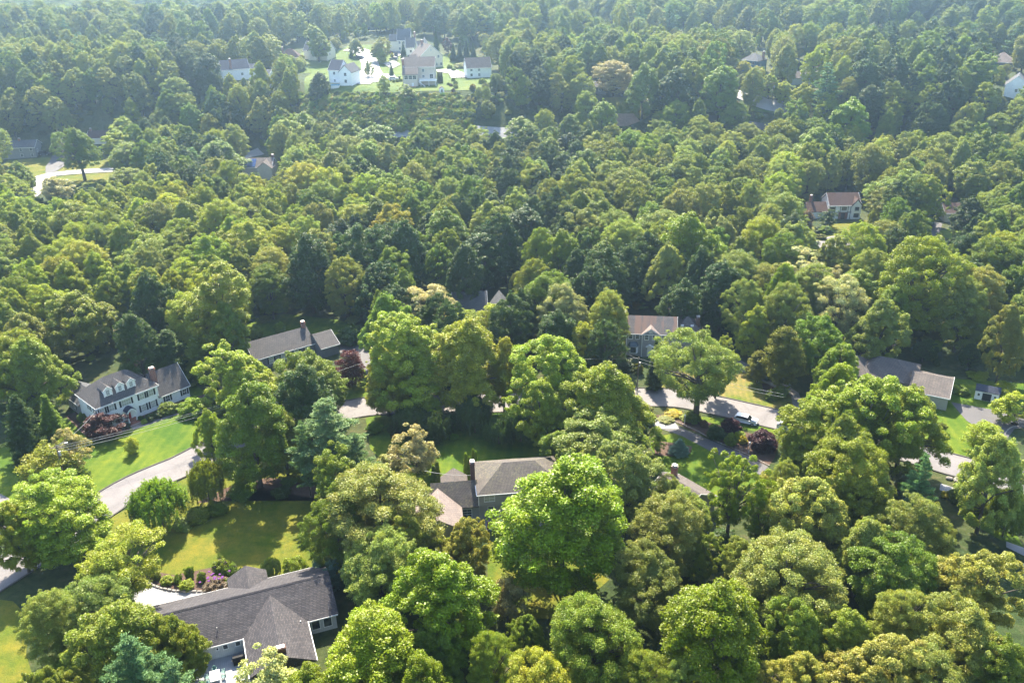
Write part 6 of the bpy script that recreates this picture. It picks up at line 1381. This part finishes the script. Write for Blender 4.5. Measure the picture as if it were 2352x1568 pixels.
def near(x, y, wd, f=.42):
    ci, cj = int(x//14), int(y//14)
    for i in (-1, 0, 1):
        for j in (-1, 0, 1):
            for (a, b, w2) in cell.get((ci+i, cj+j), ()):
                if math.hypot(a-x, b-y) < f*(wd+w2): return True
    return False
for t in TREES: cell.setdefault((int(t[0]//14), int(t[1]//14)), []).append(t)
FILL = []; tries = 0
NB = 300
for band in ((95, 470, 15000), (470, 1150, 13000)):
    for _ in range(band[2]):
        y = band[0] + (band[1]-band[0])*math.sqrt(rf_.random()); hw = (y*c_*.58 + 60); x = rf_.uniform(-hw, hw); wd = rf_.uniform(9, 13.5) + (rf_.random() < .3)*rf_.uniform(1, 4)
        if near(x, y, wd, .31): continue
        H = rf_.uniform(13.5, 17) * (.88 + .02*wd)
        if y > 470: H = rf_.uniform(15, 20)
        g = pj(x, y, T(x, y) + H)
        if not (-60 < g[0] < 2412 and g[1] < 1640): continue
        if any(abs(p[0]-x) < w_*.5+2.5 and abs(p[1]-y) < w_*.5+2.5 for p, w_ in RP): continue
        if blocked(x, y, H, wd): continue
        b = pj(x, y, T(x, y))
        if 700 < b[0] < 1080 and 212 < b[1] < 298: continue       # shrubby slope
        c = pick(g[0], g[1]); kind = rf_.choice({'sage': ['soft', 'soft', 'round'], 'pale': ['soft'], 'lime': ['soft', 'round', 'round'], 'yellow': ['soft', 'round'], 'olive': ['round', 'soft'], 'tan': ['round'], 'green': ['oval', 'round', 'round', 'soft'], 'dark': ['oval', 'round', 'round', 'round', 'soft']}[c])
        if y > 400 and rf_.random() < .06: kind, c = 'pine', 'blue'
        cell.setdefault((int(x//14), int(y//14)), []).append((x, y, wd)); FILL.append((g[2], x, y, H, wd, kind, c, g[0], g[1]))
for _ in range(9000):
    y = 95 + 600*math.sqrt(rf_.random()); x = rf_.uniform(-1, 1)*(y*c_*.58 + 60); wd = rf_.uniform(3.5, 6.5); H = rf_.uniform(5, 9)
    if near(x, y, wd, .38): continue
    g = pj(x, y, T(x, y) + H)
    if not (-40 < g[0] < 2392 and g[1] < 1600): continue
    if any(abs(p[0]-x) < w_*.5+2.5 and abs(p[1]-y) < w_*.5+2.5 for p, w_ in RP) or blocked(x, y, H, wd): continue
    b = pj(x, y, T(x, y))
    if 700 < b[0] < 1080 and 212 < b[1] < 298: continue
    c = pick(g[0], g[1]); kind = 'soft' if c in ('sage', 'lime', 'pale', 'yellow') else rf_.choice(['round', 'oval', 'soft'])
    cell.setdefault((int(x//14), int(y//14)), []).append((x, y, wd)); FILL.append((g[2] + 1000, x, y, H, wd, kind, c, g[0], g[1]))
FILL.sort()
print('hand trees', len([t for t in TREES]), 'fill', len(FILL))
n_ind = 0; n_big = sum(1 for o in S.objects if o.get('category') == 'tree'); NB = max(40, 305 - n_big)
# the nearest become trees of their own, named by colour and the wood they stand in
LM = [(820,300,'the white colonial'),(650,780,'the dark grey ranch'),(1520,765,'the grey colonial'),(2090,860,'the taupe roof'),(2260,900,'the garden shed'),(560,1440,'the long ranch house'),(1120,1110,'the mossy roof'),(1713,970,'the parked white car'),(1945,490,'the timbered house'),(2195,505,'the cream cottage'),
  (40,350,'the split level house'),(225,330,'the cream ranch house'),(590,380,'the solar panel roof'),(1080,705,'the slate roof'),(1928,605,'the deep hidden dark roof'),(965,160,'the beige deck house'),(1720,130,'the blue house'),(1860,175,'the pale blue house'),(2300,130,'the far grey hipped roof'),(1430,240,'the dry yellow lawn'),(1575,1095,'the brown hidden roof'),
  (1290,1200,'the huge vivid maple'),(1650,1440,'the massive vivid tree'),(290,1450,'the bottom left pine'),(165,740,'the big olive oak'),(488,700,'the tall sparse tree'),(2138,640,'the giant yellow-green tree'),(1592,560,'the tall vivid tree'),(1597,850,'the lone willow-like tree'),(768,1000,'the tall pine'),(1290,850,'the central light green crown'),
  (1288,580,'the pointed vivid tree'),(925,560,'the blue-black tree'),(40,1250,'the road junction'),(2220,1060,'the right hand road'),(2260,1300,'the bronze oak'),(1390,1400,'the spiky olive tree'),(820,600,'the dark round wood'),(1150,620,'the dark middle wood'),(1800,650,'the bright tree behind the cedars'),(60,600,'the left picture edge'),(2330,450,'the right picture edge'),(240,880,'the white colonial')]
CW = {'sage': 'grey-green', 'pale': 'pale', 'lime': 'light green', 'yellow': 'yellow-green', 'olive': 'olive', 'tan': 'tan-green', 'green': 'mid green', 'dark': 'dark green', 'blue': 'blue-green'}
KW = {'soft': 'fine leaved', 'round': 'broad crowned', 'oval': 'oval crowned', 'hemlock': 'feathery', 'pine': 'plumed'}
LM = LM[1:]; used = {}
ind = [t for t in FILL if t[0] < 1000][:NB]; chosen = set(id(t) for t in ind)
for t in ind:
    d, x, y, H, wd, kind, c, gx, gy = t; lm = min(LM, key=lambda l: math.hypot(l[0]-gx, (l[1]-gy)*1.2)); dx, dy = gx-lm[0], gy-lm[1]
    rel = ('left of' if dx < 0 else 'right of') if abs(dx) > abs(dy)*1.2 else ('behind' if dy < 0 else 'in front of')
    lb = f'{CW[c]} {KW[kind]} tree {rel} {lm[2]}'
    for pre in ('', 'tall ', 'low ', 'wide ', 'narrow '):
        ok = pre == '' or (pre == 'tall ' and H > 17) or (pre == 'low ' and H < 15) or (pre == 'wide ' and wd > 11) or (pre == 'narrow ' and wd < 9)
        if ok and pre + lb not in used: lb = pre + lb; break
    used.setdefault(lb, []).append(put(kind, x, y, H, wd, c, lb))
for lb, os_ in used.items():
    if len(os_) > 1:
        os_.sort(key=lambda o: o.location.y)
        for k, o in enumerate(os_): o['group'] = lb.replace(' tree ', ' trees '); o['label'] = (('nearer', 'farther') if len(os_) == 2 else ('nearest', 'second nearest', 'third nearest', 'farthest'))[min(k, 3)] + ' ' + lb if len(os_) < 5 else lb
def gn_mass(name, label, cat, items, kinds):
    """ONE object: instances of the tree meshes on points; items: (x, y, z, sx, sz, kind, tint)"""
    g = bpy.data.node_groups.new(name, 'GeometryNodeTree'); g.interface.new_socket('Geometry', in_out='INPUT', socket_type='NodeSocketGeometry'); g.interface.new_socket('Geometry', in_out='OUTPUT', socket_type='NodeSocketGeometry')
    gi = g.nodes.new('NodeGroupInput'); go = g.nodes.new('NodeGroupOutput'); jn = g.nodes.new('GeometryNodeJoinGeometry'); g.links.new(jn.outputs[0], go.inputs[0])
    def na(n, t): x = g.nodes.new('GeometryNodeInputNamedAttribute'); x.data_type = t; x.inputs['Name'].default_value = n; return x
    kid = na('kid', 'INT'); scl = na('scl', 'FLOAT_VECTOR'); rot = na('rot', 'FLOAT_VECTOR'); e2r = g.nodes.new('FunctionNodeEulerToRotation'); g.links.new(rot.outputs['Attribute'], e2r.inputs[0])
    for i, (kd, v) in enumerate(kinds):
        cmp = g.nodes.new('FunctionNodeCompare'); cmp.data_type = 'INT'; cmp.operation = 'EQUAL'; g.links.new(kid.outputs['Attribute'], cmp.inputs[2]); cmp.inputs[3].default_value = i
        for me in KIND[kd][v][:2]:
            src = bpy.data.objects.new(me.name, me); oi = g.nodes.new('GeometryNodeObjectInfo'); oi.inputs['Object'].default_value = src; oi.inputs['As Instance'].default_value = True
            ip = g.nodes.new('GeometryNodeInstanceOnPoints'); g.links.new(gi.outputs[0], ip.inputs['Points']); g.links.new(cmp.outputs[0], ip.inputs['Selection']); g.links.new(oi.outputs['Geometry'], ip.inputs['Instance'])
            g.links.new(e2r.outputs[0], ip.inputs['Rotation']); g.links.new(scl.outputs['Attribute'], ip.inputs['Scale']); g.links.new(ip.outputs[0], jn.inputs[0])
    me = bpy.data.meshes.new(name); me.from_pydata([(a[0], a[1], a[2]) for a in items], [], [])
    idx = {k: [i for i, q in enumerate(kinds) if q[0] == k] for k, _ in kinds}; n = len(items)
    for nm, ty, fld, dat in (('tint', 'FLOAT_COLOR', 'color', [v for it in items for v in (*it[6], 1)]), ('scl', 'FLOAT_VECTOR', 'vector', [v for it in items for v in (it[3], it[3], it[4])]),
                             ('rot', 'FLOAT_VECTOR', 'vector', [v for _ in items for v in (0, 0, rf_.uniform(0, 6.28))]), ('kid', 'INT', 'value', [rf_.choice(idx[it[5]]) for it in items])):
        me.attributes.new(nm, ty, 'POINT').data.foreach_set(fld, dat)
    o = bpy.data.objects.new(name, me); COL.objects.link(o); tag(o, label, cat, kind='stuff'); md = o.modifiers.new('woods', 'NODES'); md.node_group = g; return o
kinds = [(k, v) for k in ('soft', 'round', 'oval', 'hemlock', 'pine') for v in range(len(KIND[k]))]
items = []
for t in FILL:
    if id(t) in chosen: continue
    d, x, y, H, wd, kind, c, gx, gy = t
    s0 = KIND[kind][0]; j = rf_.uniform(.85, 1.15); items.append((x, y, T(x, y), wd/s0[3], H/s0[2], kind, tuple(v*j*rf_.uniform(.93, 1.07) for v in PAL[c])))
gn_mass('woodland', 'dense mixed woodland covering the hills into the haze', 'woods', items, kinds)
# shrubby slope under the cul-de-sac lawn and scrub at wood edges
items = []
for _ in range(1700):
    px, py = rf_.uniform(690, 1085), 222 + 80*rf_.random()**.8
    if px > 1060 - (py-212)*.2 and py < 240: continue
    g = bp(px, py); wd = rf_.uniform(1.6, 4.6); items.append((g.x, g.y, g.z, wd/4, rf_.uniform(1.2, 3.4)/3*(1 if py > 225 else .5), 'bush', tuple(v*rf_.uniform(.8, 1.2) for v in PAL[rf_.choice(['green', 'sage', 'dark', 'green', 'lime', 'sage'])])))
gn_mass('hillside_scrub', 'tangled green scrub on the slope below the cul-de-sac lawn', 'scrub', items, [('bush', v) for v in range(3)])
items = []
for _ in range(5200):
    y = 90 + 330*math.sqrt(rf_.random()); x = rf_.uniform(-1, 1)*(y*.6+40); b = pj(x, y, T(x, y)); 
    if not (-40 < b[0] < 2400 and b[1] < 1600): continue
    if any(inside(b[0], b[1], p) for p, _, _ in KD) or any(abs(p[0]-x) < w_*.5+1.5 and abs(p[1]-y) < w_*.5+1.5 for p, w_ in RP) or any(abs(fx-x) < 5 and abs(fy-y) < 5 for fx, fy, _ in FOOT): continue
    wd = rf_.uniform(1.5, 4.5); items.append((x, y, T(x, y), wd/4, rf_.uniform(.8, 2.6)/3, 'bush', tuple(v*rf_.uniform(.7, 1.1) for v in PAL[rf_.choice(['dark', 'green', 'dark', 'olive'])])))
gn_mass('undergrowth', 'low green undergrowth on the shaded woodland floor', 'undergrowth', items, [('bush', v) for v in range(3)])
# ------------------------------------------------------------------ haze: the summer air between the camera and the far woods
hb = MB(); hb.box(-2700, 2700, -450, 3300, -2, 112)
hm = bpy.data.materials.new('haze'); hm.use_nodes = True; n = hm.node_tree; n.nodes.remove(n.nodes['Principled BSDF'])
pv = n.nodes.new('ShaderNodeVolumePrincipled'); pv.inputs['Color'].default_value = (0.5, 0.74, 1.0, 1); pv.inputs['Density'].default_value = HAZE; pv.inputs['Anisotropy'].default_value = 0.78
n.links.new(pv.outputs[0], n.nodes['Material Output'].inputs['Volume'])
tag(hb.build('haze', hm), 'thin bluish summer haze over the far woods', 'haze', kind='stuff')
